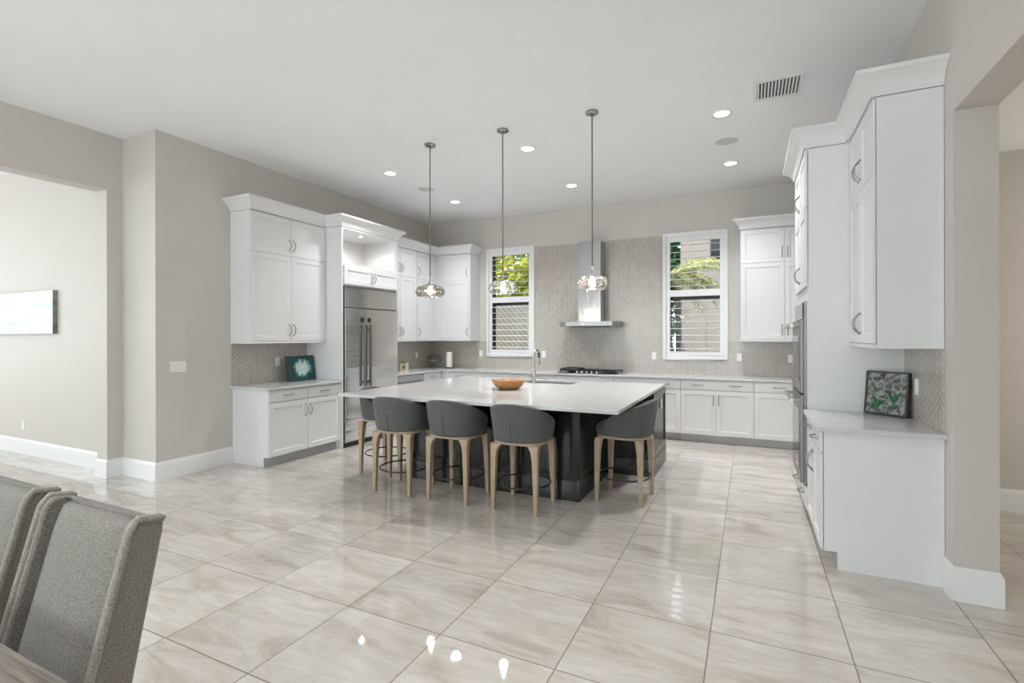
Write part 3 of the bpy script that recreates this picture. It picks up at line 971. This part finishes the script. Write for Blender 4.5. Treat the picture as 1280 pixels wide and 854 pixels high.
# ------------------------------------------------------------------ stools
def make_stool(label):
    r = thing('counter_stool', label, 'stool', (0, 0, 0), 0, 'charcoal counter stools around the island')
    # legs with flared tops; local +y faces the counter
    for sx in (-1, 1):
        for sy in (-1, 1):
            m = MB(); rings = []
            for z, cx_, cy_, a in ((0, .200, .200, .0165), (.25, .197, .197, .0215), (.45, .193, .193, .026), (.52, .189, .189, .030), (.556, .180, .184, .041), (.578, .170, .178, .056)):
                x, y = cx_ * sx, cy_ * sy
                aw = a; ad = a if z < .5 else min(a, .03)
                rings.append([(x - aw, y - ad, z), (x + aw, y - ad, z), (x + aw, y + ad, z), (x - aw, y + ad, z)])
            m.loops(rings).build('leg', 'oak', r, bevel=.006)
    def sup(a, b, n, e, z, k0=0):
        out = []
        for k in range(n):
            t = 2 * PI * k / n
            c_, s_ = math.cos(t), math.sin(t)
            out.append((a * math.copysign(abs(c_) ** e, c_), b * math.copysign(abs(s_) ** e, s_), z))
        return out
    m = MB(); m.loops([sup(.222, .222, 48, .62, .574), sup(.232, .232, 48, .62, .578), sup(.232, .232, 48, .62, .596), sup(.224, .224, 48, .62, .602)])
    m.build('seat_frame', 'oak', r, auto=40)
    m = MB(); m.loops([sup(.222, .222, 48, .66, .602), sup(.236, .238, 48, .66, .612), sup(.240, .242, 48, .66, .640), sup(.234, .236, 48, .68, .672), sup(.205, .21, 48, .72, .694), sup(.10, .10, 48, .8, .702)])
    m.build('seat', 'stool_fabric', r, smooth=True)
    # barrel back: an outer and an inner sheet over a rounded outline
    NC, NR = 36, 16
    def sheet(off):
        g = []
        for j in range(NR + 1):
            h = j / NR
            row = []
            for i in range(NC + 1):
                u = math.sin((-1 + 2 * i / NC) * PI / 2) * .5 + (-1 + 2 * i / NC) * .5
                th = u * math.radians(114); a_ = min(1, abs(u))
                zt = .70 + .220 * max(0, 1 - a_ ** 1.75) ** .74
                zb = .70 - .094 * (1 if a_ < .70 else math.sqrt(max(0, 1 - ((a_ - .70) / .30) ** 2)))
                z = zb + (zt - zb) * h
                if a_ > .999: z = .70 + (h - .5) * .02
                k = (z - .604) / .30
                A = (.240 + off) * (1 + .13 * k); B = (.240 + off) * (1 + .19 * k)
                c_, s_ = math.sin(th), -math.cos(th)
                e = .84
                row.append(Vector((A * math.copysign(abs(c_) ** e, c_), B * math.copysign(abs(s_) ** e, s_), z)))
            g.append(row)
        return g
    m = MB()
    go, gi = sheet(.012), sheet(-.024)
    edge = sheet(-.006)
    def inset(g):
        """pull the outline of a sheet in a little so that the rim is rounded"""
        q_ = [[p.copy() for p in row] for row in g]
        return q_
    Vo = [[m.bm.verts.new(p) for p in row] for row in go]
    Vi = [[m.bm.verts.new(p) for p in row] for row in gi]
    for V_ in (Vo, Vi):
        for j in range(NR):
            for i in range(NC): m.face([V_[j][i], V_[j][i + 1], V_[j + 1][i + 1], V_[j + 1][i]])
    rim = [(0, i) for i in range(NC)] + [(j, NC) for j in range(NR)] + [(NR, i) for i in range(NC, 0, -1)] + [(j, 0) for j in range(NR, 0, -1)]
    ctr = Vector((0, -.10, .74))
    mids = []
    for j, i in rim:
        p = (go[j][i] + gi[j][i]) / 2
        mids.append(m.bm.verts.new(p + (p - Vector((p.x * .9, p.y * .9, .75))).normalized() * .012))
    for k in range(len(rim)):
        a_, b_ = rim[k], rim[(k + 1) % len(rim)]
        ma, mb_ = mids[k], mids[(k + 1) % len(rim)]
        m.face([Vo[a_[0]][a_[1]], Vo[b_[0]][b_[1]], mb_, ma]); m.face([Vi[a_[0]][a_[1]], Vi[b_[0]][b_[1]], mb_, ma])
    b = m.build('backrest', 'stool_fabric', r, smooth=True)
    # stitched darts on the outside of the back
    m = MB()
    for th in (0,):
        pts = []
        for q_ in range(7):
            z = .608 + q_ * .028
            h = (z - .604) / .30
            pts.append((0, -(.2530) * (1 + .19 * h), z))
        m.tube(pts, [.0026] * 6 + [.001], 6)
    m.build('seam', 'rubber', b, smooth=True)
    m = MB(); m.torus(.236, .0075, (0, 0, .215), 48, 8)
    m.build('footring', 'black', r, smooth=True)
    return r


st = make_stool('')
st.location = (-1.80, 4.0, 0); st['label'] = 'charcoal stool at the island front, closest to the island corner nearest the camera'
GR = 'charcoal counter stools around the island'
dup(st, (-2.465, 3.99, 0), 0, 'charcoal stool at the island front, middle of the three in the row')
dup(st, (-3.08, 3.97, 0), .04, 'charcoal stool at the island front, next to the fridge end of the row')
dup(st, (-1.045, 4.60, 0), PI / 2 - .06, 'charcoal stool tucked under the island end nearest the ovens, seen from its side')
dup(st, (-3.64, 4.39, 0), -PI / 2, 'charcoal stool at the island end facing away from the fridge, mostly hidden')

# ------------------------------------------------------------------ pendants
def pendant(x, mat, prof, n, rib, ribs, label, energy):
    y = 4.635
    r = thing('pendant_light', label, 'pendant light', (x, y, CZ), 0, 'pendants over the island')
    zc = 2.0 - CZ
    MB().lathe([(0, -.001), (.062, -.001), (.062, -.018), (.045, -.028), (.012, -.034), (0, -.034)], 28, cap=False).build('ceiling_canopy', 'canopy', r, auto=40)
    m = MB(); m.tube([(0, 0, -.03), (0, 0, 2.13 - CZ)], .0062, 8); m.build('rod', 'rod', r, smooth=True)
    m = MB(); m.lathe([(0, 2.165 - CZ), (.007, 2.165 - CZ), (.009, 2.12 - CZ), (.020, 2.095 - CZ), (.036, 2.075 - CZ), (.034, 2.068 - CZ), (0, 2.068 - CZ)], 24, cap=False)
    m.build('socket', 'nickel', r, smooth=True)
    m = MB(); m.lathe([(rr, z - CZ) for rr, z in prof], n, cap=False, rib=rib, ribs=ribs)
    m.build('glass_shade', mat, r, smooth=True)
    m = MB(); m.lathe([(0.001, 2.065 - CZ), (.014, 2.062 - CZ), (.018, 2.045 - CZ), (.030, 2.015 - CZ), (.032, 1.995 - CZ), (.022, 1.972 - CZ), (.001, 1.963 - CZ)], 20, cap=False)
    m.build('bulb', 'bulb', r, smooth=True)
    light('pendant_glow', 'POINT', (x, y, 1.93), (0, 0, 0), energy, (1, .84, .66), shadow_soft_size=.04)


P1 = [(.034, 2.080), (.06, 2.076), (.105, 2.066), (.140, 2.046), (.160, 2.018), (.165, 1.992), (.157, 1.966), (.136, 1.946), (.105, 1.938)]
P2 = [(.030, 2.086), (.055, 2.081), (.098, 2.068), (.130, 2.045), (.147, 2.016), (.149, 1.988), (.140, 1.961), (.118, 1.942), (.09, 1.935)]
pendant(-3.233, 'shade_smoke', P1, 48, .0, 12, 'pendant with smoky amber glass hanging in front of the corner cabinet', 5)
pendant(-2.320, 'shade_clear', P2, 72, .030, 12, 'pendant with clear ribbed glass hanging in front of the window', 5)
pendant(-1.360, 'shade_mercury', P2, 72, .022, 18, 'pendant with faceted glass hanging in front of the steel hood', 5)

# ------------------------------------------------------------------ ceiling fixtures
def downlight_base():
    r = thing('recessed_downlight', '', 'downlight', (0, 0, CZ), 0, 'recessed ceiling downlights')
    MB().lathe([(.098, -.0005), (.098, -.006), (.072, -.009), (.070, -.004), (.070, -.0005)], 36, cap=False).build('trim_ring', 'trim', r, smooth=True)
    MB().lathe([(0.0005, -.004), (.071, -.004), (.071, -.001), (.0005, -.001)], 32, cap=False).build('diffuser', 'diffuser', r)
    return r
DLP = [(-4.265, 5.215, 'recessed ceiling downlight nearest the fridge surround'), (-4.24, 6.77, 'recessed ceiling downlight over the far left corner of the kitchen'),
       (-2.29, 5.215, 'recessed ceiling downlight between the clear and faceted pendants'), (-2.29, 6.77, 'recessed ceiling downlight in front of the steel hood'),
       (-.24, 5.215, 'recessed ceiling downlight just beyond the air vent'), (-.21, 6.765, 'recessed ceiling downlight beyond the right round speaker')]
dl0 = None
for x, y, lab in DLP:
    if dl0 is None: dl0 = downlight_base(); dl0.location = (x, y, CZ); dl0['label'] = lab
    else: dup(dl0, (x, y, CZ), 0, lab)
    light('downlight_beam', 'SPOT', (x, y, CZ - .02), (0, 0, 0), 135, (.975, .985, 1), spot_size=math.radians(125), spot_blend=.9, shadow_soft_size=.07)
# unseen downlights added behind the camera to light the surfaces facing it
for x, y in ((-2.8, .2), (-.45, .8), (-3.4, -2.2), (-.9, -2.2)):
    dup(dl0, (x, y, CZ), 0, 'unseen downlight added behind the viewpoint as fill light')
    light('downlight_beam', 'SPOT', (x, y, CZ - .02), (0, 0, 0), 125, (.965, .98, 1), spot_size=math.radians(125), spot_blend=.9, shadow_soft_size=.07)

def speaker(x, y, lab):
    r = thing('ceiling_speaker', lab, 'speaker', (x, y, CZ), 0, 'round in-ceiling speakers')
    MB().lathe([(.125, -.0005), (.125, -.006), (.115, -.008), (.113, -.004)], 40, cap=False).build('rim', 'trim', r, smooth=True)
    MB().lathe([(.0005, -.006), (.114, -.005), (.114, -.001)], 40, cap=False).build('grille', 'speaker', r)
speaker(-4.25, 6.0, 'round grey ceiling speaker crossed by the smoky pendant\'s rod')
speaker(-.226, 5.97, 'round grey ceiling speaker between the two right-hand downlights')

r = thing('air_vent', 'white louvred air register in the ceiling', 'air vent', (.222, 4.885, CZ))
m = MB(); a, b = .19, .20
m.box(-a, -a + .03, -b, b, -.010, -.0005).box(a - .03, a, -b, b, -.010, -.0005).box(-a + .03, a - .03, -b, -b + .04, -.010, -.0005).box(-a + .03, a - .03, b - .04, b, -.010, -.0005)
m.build('frame', 'trim', r, bevel=.002)
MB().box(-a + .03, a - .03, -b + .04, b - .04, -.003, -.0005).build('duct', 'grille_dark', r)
m = MB()
for k in range(12):
    x = -a + .045 + k * (2 * a - .09) / 11
    m.prism([(x - .010, -.004), (x - .008, -.003), (x + .004, -.014), (x + .002, -.015)], 1, -b + .04, b - .04)
m.build('slats', 'trim', r)


# ------------------------------------------------------------------ wall plates
def plate(name, lab, cat, loc, rz, w_, h_, gangs=1, kind='outlet', group=None):
    r = thing(name, lab, cat, loc, rz, group)
    MB().box(-w_ / 2, w_ / 2, -.006, 0, -h_ / 2, h_ / 2).build('cover_plate', 'plastic', r, bevel=.002)
    for g in range(gangs):
        cx_ = -w_ / 2 + w_ / gangs * (g + .5)
        if kind == 'switch': MB().box(cx_ - .014, cx_ + .014, -.011, -.006, -.032, .032).build('rocker', 'plastic', r, bevel=.002)
        else:
            for dz in (-.02, .02): MB().box(cx_ - .012, cx_ + .012, -.009, -.006, dz - .013, dz + .013).build('socket', 'plastic', r, bevel=.003)
OG = 'wall outlets'
plate('switch_plate', 'four-gang white light switch plate on the left wall', 'light switch', (XL, 3.275, 1.175), RL, .17, .115, 4, 'switch')
plate('wall_outlet', 'white outlet on the tiles beside the teal painting', 'outlet', (XL + .012, 4.515, 1.17), RL, .07, .115, group=OG)
plate('wall_outlet', 'white outlet on the side tiles above the cake stand corner', 'outlet', (XL + .012, 7.50, 1.16), RL, .07, .115, group=OG)
for x, z, lab in ((-4.45, 1.185, 'white outlet on the tiles between corner cabinet and left window'), (-3.21, 1.185, 'white outlet on the tiles just right of the left window, by the faucet'),
                  (-1.35, 1.185, 'white outlet on the tiles just left of the palm window'), (-.135, 1.185, 'white outlet on the tiles just right of the palm window'),
                  (.525, 1.175, 'white outlet on the back tiles beside the oven tower')):
    plate('wall_outlet', lab, 'outlet', (x, YB - .012, z), 0, .07, .115, group=OG)
plate('wall_outlet', 'low white outlet on the far room wall', 'outlet', (-8.42, YR, .37), 0, .07, .115, group=OG)
plate('wall_outlet', 'white outlet half behind the green relief artwork', 'outlet', (XR - .012, 4.245, 1.145), RR, .07, .115, group=OG)

# ------------------------------------------------------------------ art
r = thing('leaning_painting', 'small square teal canvas leaning on the left worktop', 'painting', (-5.345, 4.745, .9205), RL + .0)
r.rotation_euler = (math.radians(-9), 0, RL)
MB().box(-.215, .215, 0, .035, 0, .325).build('canvas_edge', 'art_edge', r)
MB().box(-.200, .213, -.002, 0, .004, .322).build('canvas', 'art_teal', r)

ang = math.atan2(4.33 - 4.50, .99 - .787)       # direction of the lower edge
r = thing('relief_artwork', 'framed green and grey relief artwork leaning on the right worktop', 'artwork', (.876, 4.402, .9212))
r.rotation_mode = 'QUATERNION'
r.rotation_quaternion = (Matrix.Rotation(ang, 4, 'Z') @ Matrix.Rotation(math.radians(-8), 4, 'X')).to_quaternion()
m = MB(); hw = .140
m.box(-hw, hw, 0, .04, 0, .012).box(-hw, hw, 0, .04, .303, .315).box(-hw, -hw + .012, 0, .04, .012, .303).box(hw - .012, hw, 0, .04, .012, .303).box(-hw + .012, hw - .012, .030, .04, .012, .303)
m.build('frame', 'art_edge', r, bevel=.002)
MB().box(-hw + .012, hw - .012, .006, .029, .012, .303).build('relief_panel', 'art_green', r)
m = MB()
for bx, bz, tx, tz, w_ in ((-.055, .03, -.075, .13, .014), (-.055, .03, -.035, .12, .012), (-.055, .035, -.10, .09, .010), (-.05, .06, .005, .11, .007), (-.07, .10, -.095, .15, .010),
                           (.055, .04, .060, .17, .014), (.05, .08, .020, .19, .010), (.058, .10, .095, .18, .009), (.055, .05, .085, .075, .008), (.02, .14, -.01, .10, .008)):
    d_ = Vector((tx - bx, 0, tz - bz)); n_ = Vector((-d_.z, 0, d_.x)).normalized()
    p0, p1 = Vector((bx, .006, bz)), Vector((tx, .006, tz)); pm_ = p0.lerp(p1, .45)
    vs = [m.bm.verts.new(q_) for q_ in (p0, pm_ + n_ * w_, p1, pm_ - n_ * w_, pm_ + Vector((0, -.009, 0)))]
    for i_ in range(4): m.face([vs[i_], vs[(i_ + 1) % 4], vs[4]])
m.build('green_leaves', 'art_leaf', r)

r = thing('wall_canvas', 'long pale seascape canvas on the far room wall', 'painting', (-8.60, YR - .001, 1.80))
MB().box(-1.05, 1.05, -.045, 0, -.262, .262).build('canvas_edge', 'art_edge2', r)
MB().box(-1.05, 1.045, -.047, -.045, -.262, .262).build('canvas', 'art_sea', r)

# ------------------------------------------------------------------ small things on the back worktop
r = thing('potted_succulent', 'small cream pot of succulents on the worktop beside the fridge', 'potted plant', (-5.33, 6.87, .9145), .35)
m = MB(); m.box(-.062, .062, -.05, .05, 0, .125); m.build('pot', 'pot', r, bevel=.006)
m = MB(); m.prism([(-.012, .03), (.026, .03), (.026, .085), (.006, .105), (-.012, .06)], 1, -.0525, -.0495); m.build('emblem', 'potdark', r)
MB().box(-.066, -.062, -.05, .05, 0, .13).build('side_slat', 'potdark', r)
m = MB()
for k in range(26):
    a = random.uniform(0, 2 * PI); q_ = random.uniform(0, .04); x, y = q_ * math.cos(a), q_ * math.sin(a) * .8
    dx, dy = x * .7, y * .7
    m.tube([(x, y, .115), (x + dx * .6, y + dy * .6, .145), (x + dx, y + dy, .155 + random.uniform(0, .02))], [.006, .011, .002], 6)
m.build('leaves', 'succulent', r, smooth=True)

r = thing('cake_stand', 'green glass domed cake stand in the kitchen corner', 'cake stand', (-5.30, 7.72, .9145))
MB().lathe([(0, 0), (.075, 0), (.07, .008), (.022, .020), (.014, .05), (.016, .10), (.04, .118), (0, .118)], 28, cap=False).build('pedestal', 'green_glass', r, smooth=True)
MB().lathe([(0, .118), (.15, .122), (.155, .135), (.148, .128), (0, .124)], 36, cap=False).build('plate', 'green_glass', r, smooth=True)
MB().lathe([(.135, .130), (.138, .16), (.125, .20), (.09, .228), (.03, .24), (.012, .242), (.014, .262), (.001, .268)], 36, cap=False).build('dome', 'green_glass', r, smooth=True)

r = thing('paper_towel_holder', 'white paper towel roll standing on a dark holder', 'paper towel holder', (-4.98, 7.74, .9145))
MB().lathe([(0, 0), (.085, 0), (.085, .010), (.02, .016), (0, .016)], 32, cap=False).build('base', 'black', r, auto=40)
MB().lathe([(.02, .017), (.054, .017), (.055, .02), (.055, .293), (.02, .295)], 32, cap=False).build('paper_roll', 'paper', r, auto=40)
MB().lathe([(.006, .016), (.006, .31), (.010, .318), (.001, .325)], 16, cap=False).build('post', 'black', r, smooth=True)


# ------------------------------------------------------------------ dining table and chairs
def chair(label, loc, rz=0):
    """local origin: floor under the middle of the back; faces -y"""
    r = thing('dining_chair', label, 'chair', loc, rz, 'grey upholstered dining chairs')
    hw = .235
    # side profile of the back: (y, z) of the front and rear edges
    zs = [.30, .42, .52, .65, .76, .86, .93, .965, .985, 1.0]
    def yf(z): return -.126 + (z - .649) * .253 if z < .99 else -.126 + (.985 - .649) * .253 + .010
    def yr(z): return -.065 + (z - .42) * .2
    P = [(yf(z), z) for z in zs]
    Q = [(min(yr(z), .046), z) for z in zs]
    side = P + [(-.018, 1.013), (.036, 1.003)] + Q[::-1][1:]
    for s in (-1, 1):
        x0, x1 = (hw - .034, hw) if s > 0 else (-hw, -hw + .034)
        MB().prism(side, 0, x0, x1).build('side_wing', 'chair_fabric', r, bevel=.008, auto=50)
        for xx in ((x1 - .004 if s > 0 else x0 + .004), (x0 + .006 if s > 0 else x1 - .006)):
            pts = [(xx, p[0] + .001, p[1]) for p in P] + [(xx, -.018, 1.014), (xx, .034, 1.004), (xx, .044, .996)]
            if xx in (x1 - .004, x0 + .004) : MB().tube(pts, .0105, 8).build('piping', 'piping', r, smooth=True)
    # padded inner back
    rings = []
    nx = 12
    def pad(z, rec, top):
        out = []
        for k in range(nx + 1):
            u = -1 + 2 * k / nx
            b = (1 - abs(u) ** 4.0)
            out.append(((hw - .033) * u, yf(z) + rec - .022 * b * top, z))
        return out
    for z in zs[:-3]: rings.append(pad(z, .036, 1))
    a = yf(.965)
    rings.append([(x, a + .038 - .022 * (1 - abs(k / nx * 2 - 1) ** 3), .962) for k, (x, _, _) in enumerate(pad(.93, 0, 1))])
    rings.append([(x, a + .048 - .018 * (1 - abs(k / nx * 2 - 1) ** 3), .984) for k, (x, _, _) in enumerate(pad(.93, 0, 1))])
    rings.append([(x, a + .070 - .008 * (1 - abs(k / nx * 2 - 1) ** 3), .996) for k, (x, _, _) in enumerate(pad(.93, 0, 1))])
    rings.append([(x, .010, 1.008) for (x, _, _) in pad(.93, 0, 1)])
    rings.append([(x, .040, 1.0) for (x, _, _) in pad(.93, 0, 1)])
    for z in zs[::-1][1:]: rings.append([(x, min(yr(z), .052), z) for (x, _, _) in pad(.93, 0, 1)])
    m = MB(); m.loops(rings + [rings[0]], False, False, closed=False)
    m.build('backrest', 'chair_fabric', r, smooth=True)
    # seat, apron, legs
    MB().box(-hw + .035, hw - .035, -.64, -.10, .40, .495).build('seat', 'chair_fabric', r, bevel=.03, seg=4)
    MB().box(-hw + .03, hw - .03, -.62, -.075, .30, .40).build('apron', 'chair_fabric', r, bevel=.01)
    for sx in (-1, 1):
        for y in (-.59, -.10):
            m = MB(); x = sx * (hw - .055)
            m.loops([[(x - .016, y - .016, 0), (x + .016, y - .016, 0), (x + .016, y + .016, 0), (x - .016, y + .016, 0)],
                     [(x - .024, y - .024, .305), (x + .024, y - .024, .305), (x + .024, y + .024, .305), (x - .024, y + .024, .305)]])
            m.build('leg', 'legwood', r, bevel=.003)
    return r


chair('grey tweed high-back dining chair nearest the kitchen, at the table corner', (-1.685, .772, 0))
chair('grey tweed high-back dining chair cut by the left edge of the photo', (-2.251, .774, 0))

r = thing('dining_table', 'weathered grey-brown wooden dining table, only its corner in view', 'table', (-2.55, .03, 0))
MB().box(-1.24, 1.24, -.517, .517, .722, .760).build('tabletop', 'table', r, bevel=.002)
MB().box(-1.1, 1.1, -.42, .42, .655, .721).build('apron', 'table', r, bevel=.003)
for sx in (-1, 1):
    for sy in (-1, 1): MB().box(sx * 1.12 - .04, sx * 1.12 + .04, sy * .44 - .04, sy * .44 + .04, 0, .721).build('leg', 'table', r, bevel=.004)

# ------------------------------------------------------------------ outside the windows
g = struct(MB().box(-14, 8, 8.2, 26, -.2, -.05).build('ground', 'soil'))
struct(MB().box(-11.5, 5, 8.2, 8.6, CZ, CZ + .12).build('roof_eave', 'ceil'))
r = thing('neighbour_house', 'beige stucco house wall seen through the palm window', 'house', (-1.37, 11.5, -.05))
MB().box(0, 7, 0, .3, 0, 6.5).build('wall', 'stucco', r)
m = MB()
m.box(.62, 1.3, -.02, 0.0, 3.2, 3.9); m.build('window', 'blackgloss', r)
m = MB(); m.box(-.10, 0, -.06, .3, 0, 3.0); m.build('corner_post', 'bronze', r)
r = thing('garden_fence', 'grey garden wall with diagonal strips imitating soft shading seen through the left window', 'fence', (-5.4, 11.0, -.05))
MB().box(-3, 2.6, .05, .2, 0, 2.42).build('wall', 'stucco2', r)
m = MB()
k = -3.0
while k < 4.8:
    x0, z0, x1, z1 = k, 0, k - 2.3, 2.3
    if x1 < -3: z1 = 2.3 - (-3 - x1); x1 = -3
    if x0 > 2.6: z0 = x0 - 2.6; x0 = 2.6
    if x0 > x1: m.tube([(x0, .03, z0), (x1, .03, z1)], .014, 4)
    k += .14
m.build('shading_strips', 'shading_strips', r)  # thin strips stand in for soft diagonal shading lines on the wall


def foliage(name, cx_, cy_, cz_, rx, ry, rz_, n, size, mat, label, cat, trunk_h=0):
    r = thing(name, label, cat, (cx_, cy_, -.05))
    m = MB()
    for _ in range(n):
        while True:
            p = Vector((random.uniform(-1, 1), random.uniform(-1, 1), random.uniform(-1, 1)))
            if p.length < 1: break
        p = p.normalized() * (p.length ** .5)
        c_ = Vector((p.x * rx, p.y * ry, cz_ + p.z * rz_))
        a = Vector((random.gauss(0, 1), random.gauss(0, 1), random.gauss(0, .6))).normalized()
        b = a.orthogonal().normalized(); b = (b * math.cos(random.random() * 6) + a.cross(b) * math.sin(random.random() * 6))
        s_ = size * random.uniform(.6, 1.3)
        m.face([m.bm.verts.new(c_ - a * s_), m.bm.verts.new(c_ + b * s_ * .35), m.bm.verts.new(c_ + a * s_), m.bm.verts.new(c_ - b * s_ * .35)])
    m.build('leaves', mat, r)
    if trunk_h:
        m = MB(); m.tube([(0, 0, 0), (.03, 0, trunk_h * .5), (0, .02, trunk_h)], [.09, .07, .04], 8)
        for k in range(5):
            a = k * 1.26
            m.tube([(0, .02, trunk_h * .8), (rx * .5 * math.cos(a), ry * .5 * math.sin(a), trunk_h + rz_ * .3)], [.035, .012], 6)
        m.build('trunk', 'trunk', r, smooth=True)
    return r


foliage('garden_tree', -5.6, 12.6, 3.7, 1.9, 1.0, 1.7, 5200, .16, 'leaf_yellow', 'sunlit yellow-green tree above the garden fence outside the left window', 'tree', 3.2)
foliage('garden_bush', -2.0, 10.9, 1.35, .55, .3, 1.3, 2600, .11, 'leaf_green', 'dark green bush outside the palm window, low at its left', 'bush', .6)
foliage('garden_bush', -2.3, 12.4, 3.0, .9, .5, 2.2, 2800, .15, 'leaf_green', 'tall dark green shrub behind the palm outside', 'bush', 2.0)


def palm(x, y, h, n, label):
    r = thing('palm_tree', label, 'palm tree', (x, y, -.05))
    m = MB(); m.tube([(0, 0, 0), (.05, 0, h * .5), (.02, 0, h)], [.13, .10, .09], 10); m.build('trunk', 'trunk', r, smooth=True)
    for k in range(n):
        a = 2 * PI * k / n + random.uniform(-.2, .2)
        L = random.uniform(1.0, 1.35); lift = random.uniform(.25, .95)
        if k < 5: a, L, lift = [(-.25, 1.25, .85), (.15, 1.1, .62), (-.55, 1.3, .45), (.45, 1.3, 1.05), (-.1, .95, .30)][k]
        m = MB(); pts = []
        for q_ in range(15):
            t = q_ / 14
            rr = L * t
            z = h + lift * L * t - 1.15 * L * t * t * .75
            pts.append(Vector((rr * math.cos(a), rr * math.sin(a), z)))
        m.tube(pts, [.014 * (1 - t / 16) + .002 for t in range(15)], 5)
        side = Vector((-math.sin(a), math.cos(a), 0))
        for i in range(1, 14):
            for f in (0, .5):
                p = pts[i].lerp(pts[i + 1], f) if i < 14 else pts[i]
                d = (pts[i + 1] - pts[i]).normalized() if i < 14 else Vector((0, 0, -1))
                ll = .36 * math.sin(PI * (.15 + .8 * (i + f) / 14.5))
                for s_ in (-1, 1):
                    tip = p + (side * s_ * .85 + d * .6 + Vector((0, 0, -.55))).normalized() * ll
                    w_ = d * .020
                    midp = p.lerp(tip, .45)
                    m.face([m.bm.verts.new(p - w_ * .6), m.bm.verts.new(midp + w_), m.bm.verts.new(tip), m.bm.verts.new(midp - w_)])
        m.build('frond', 'palm', r)
    return r


palm(-1.45, 9.7, 2.62, 13, 'small palm with arching sunlit fronds outside the palm window')
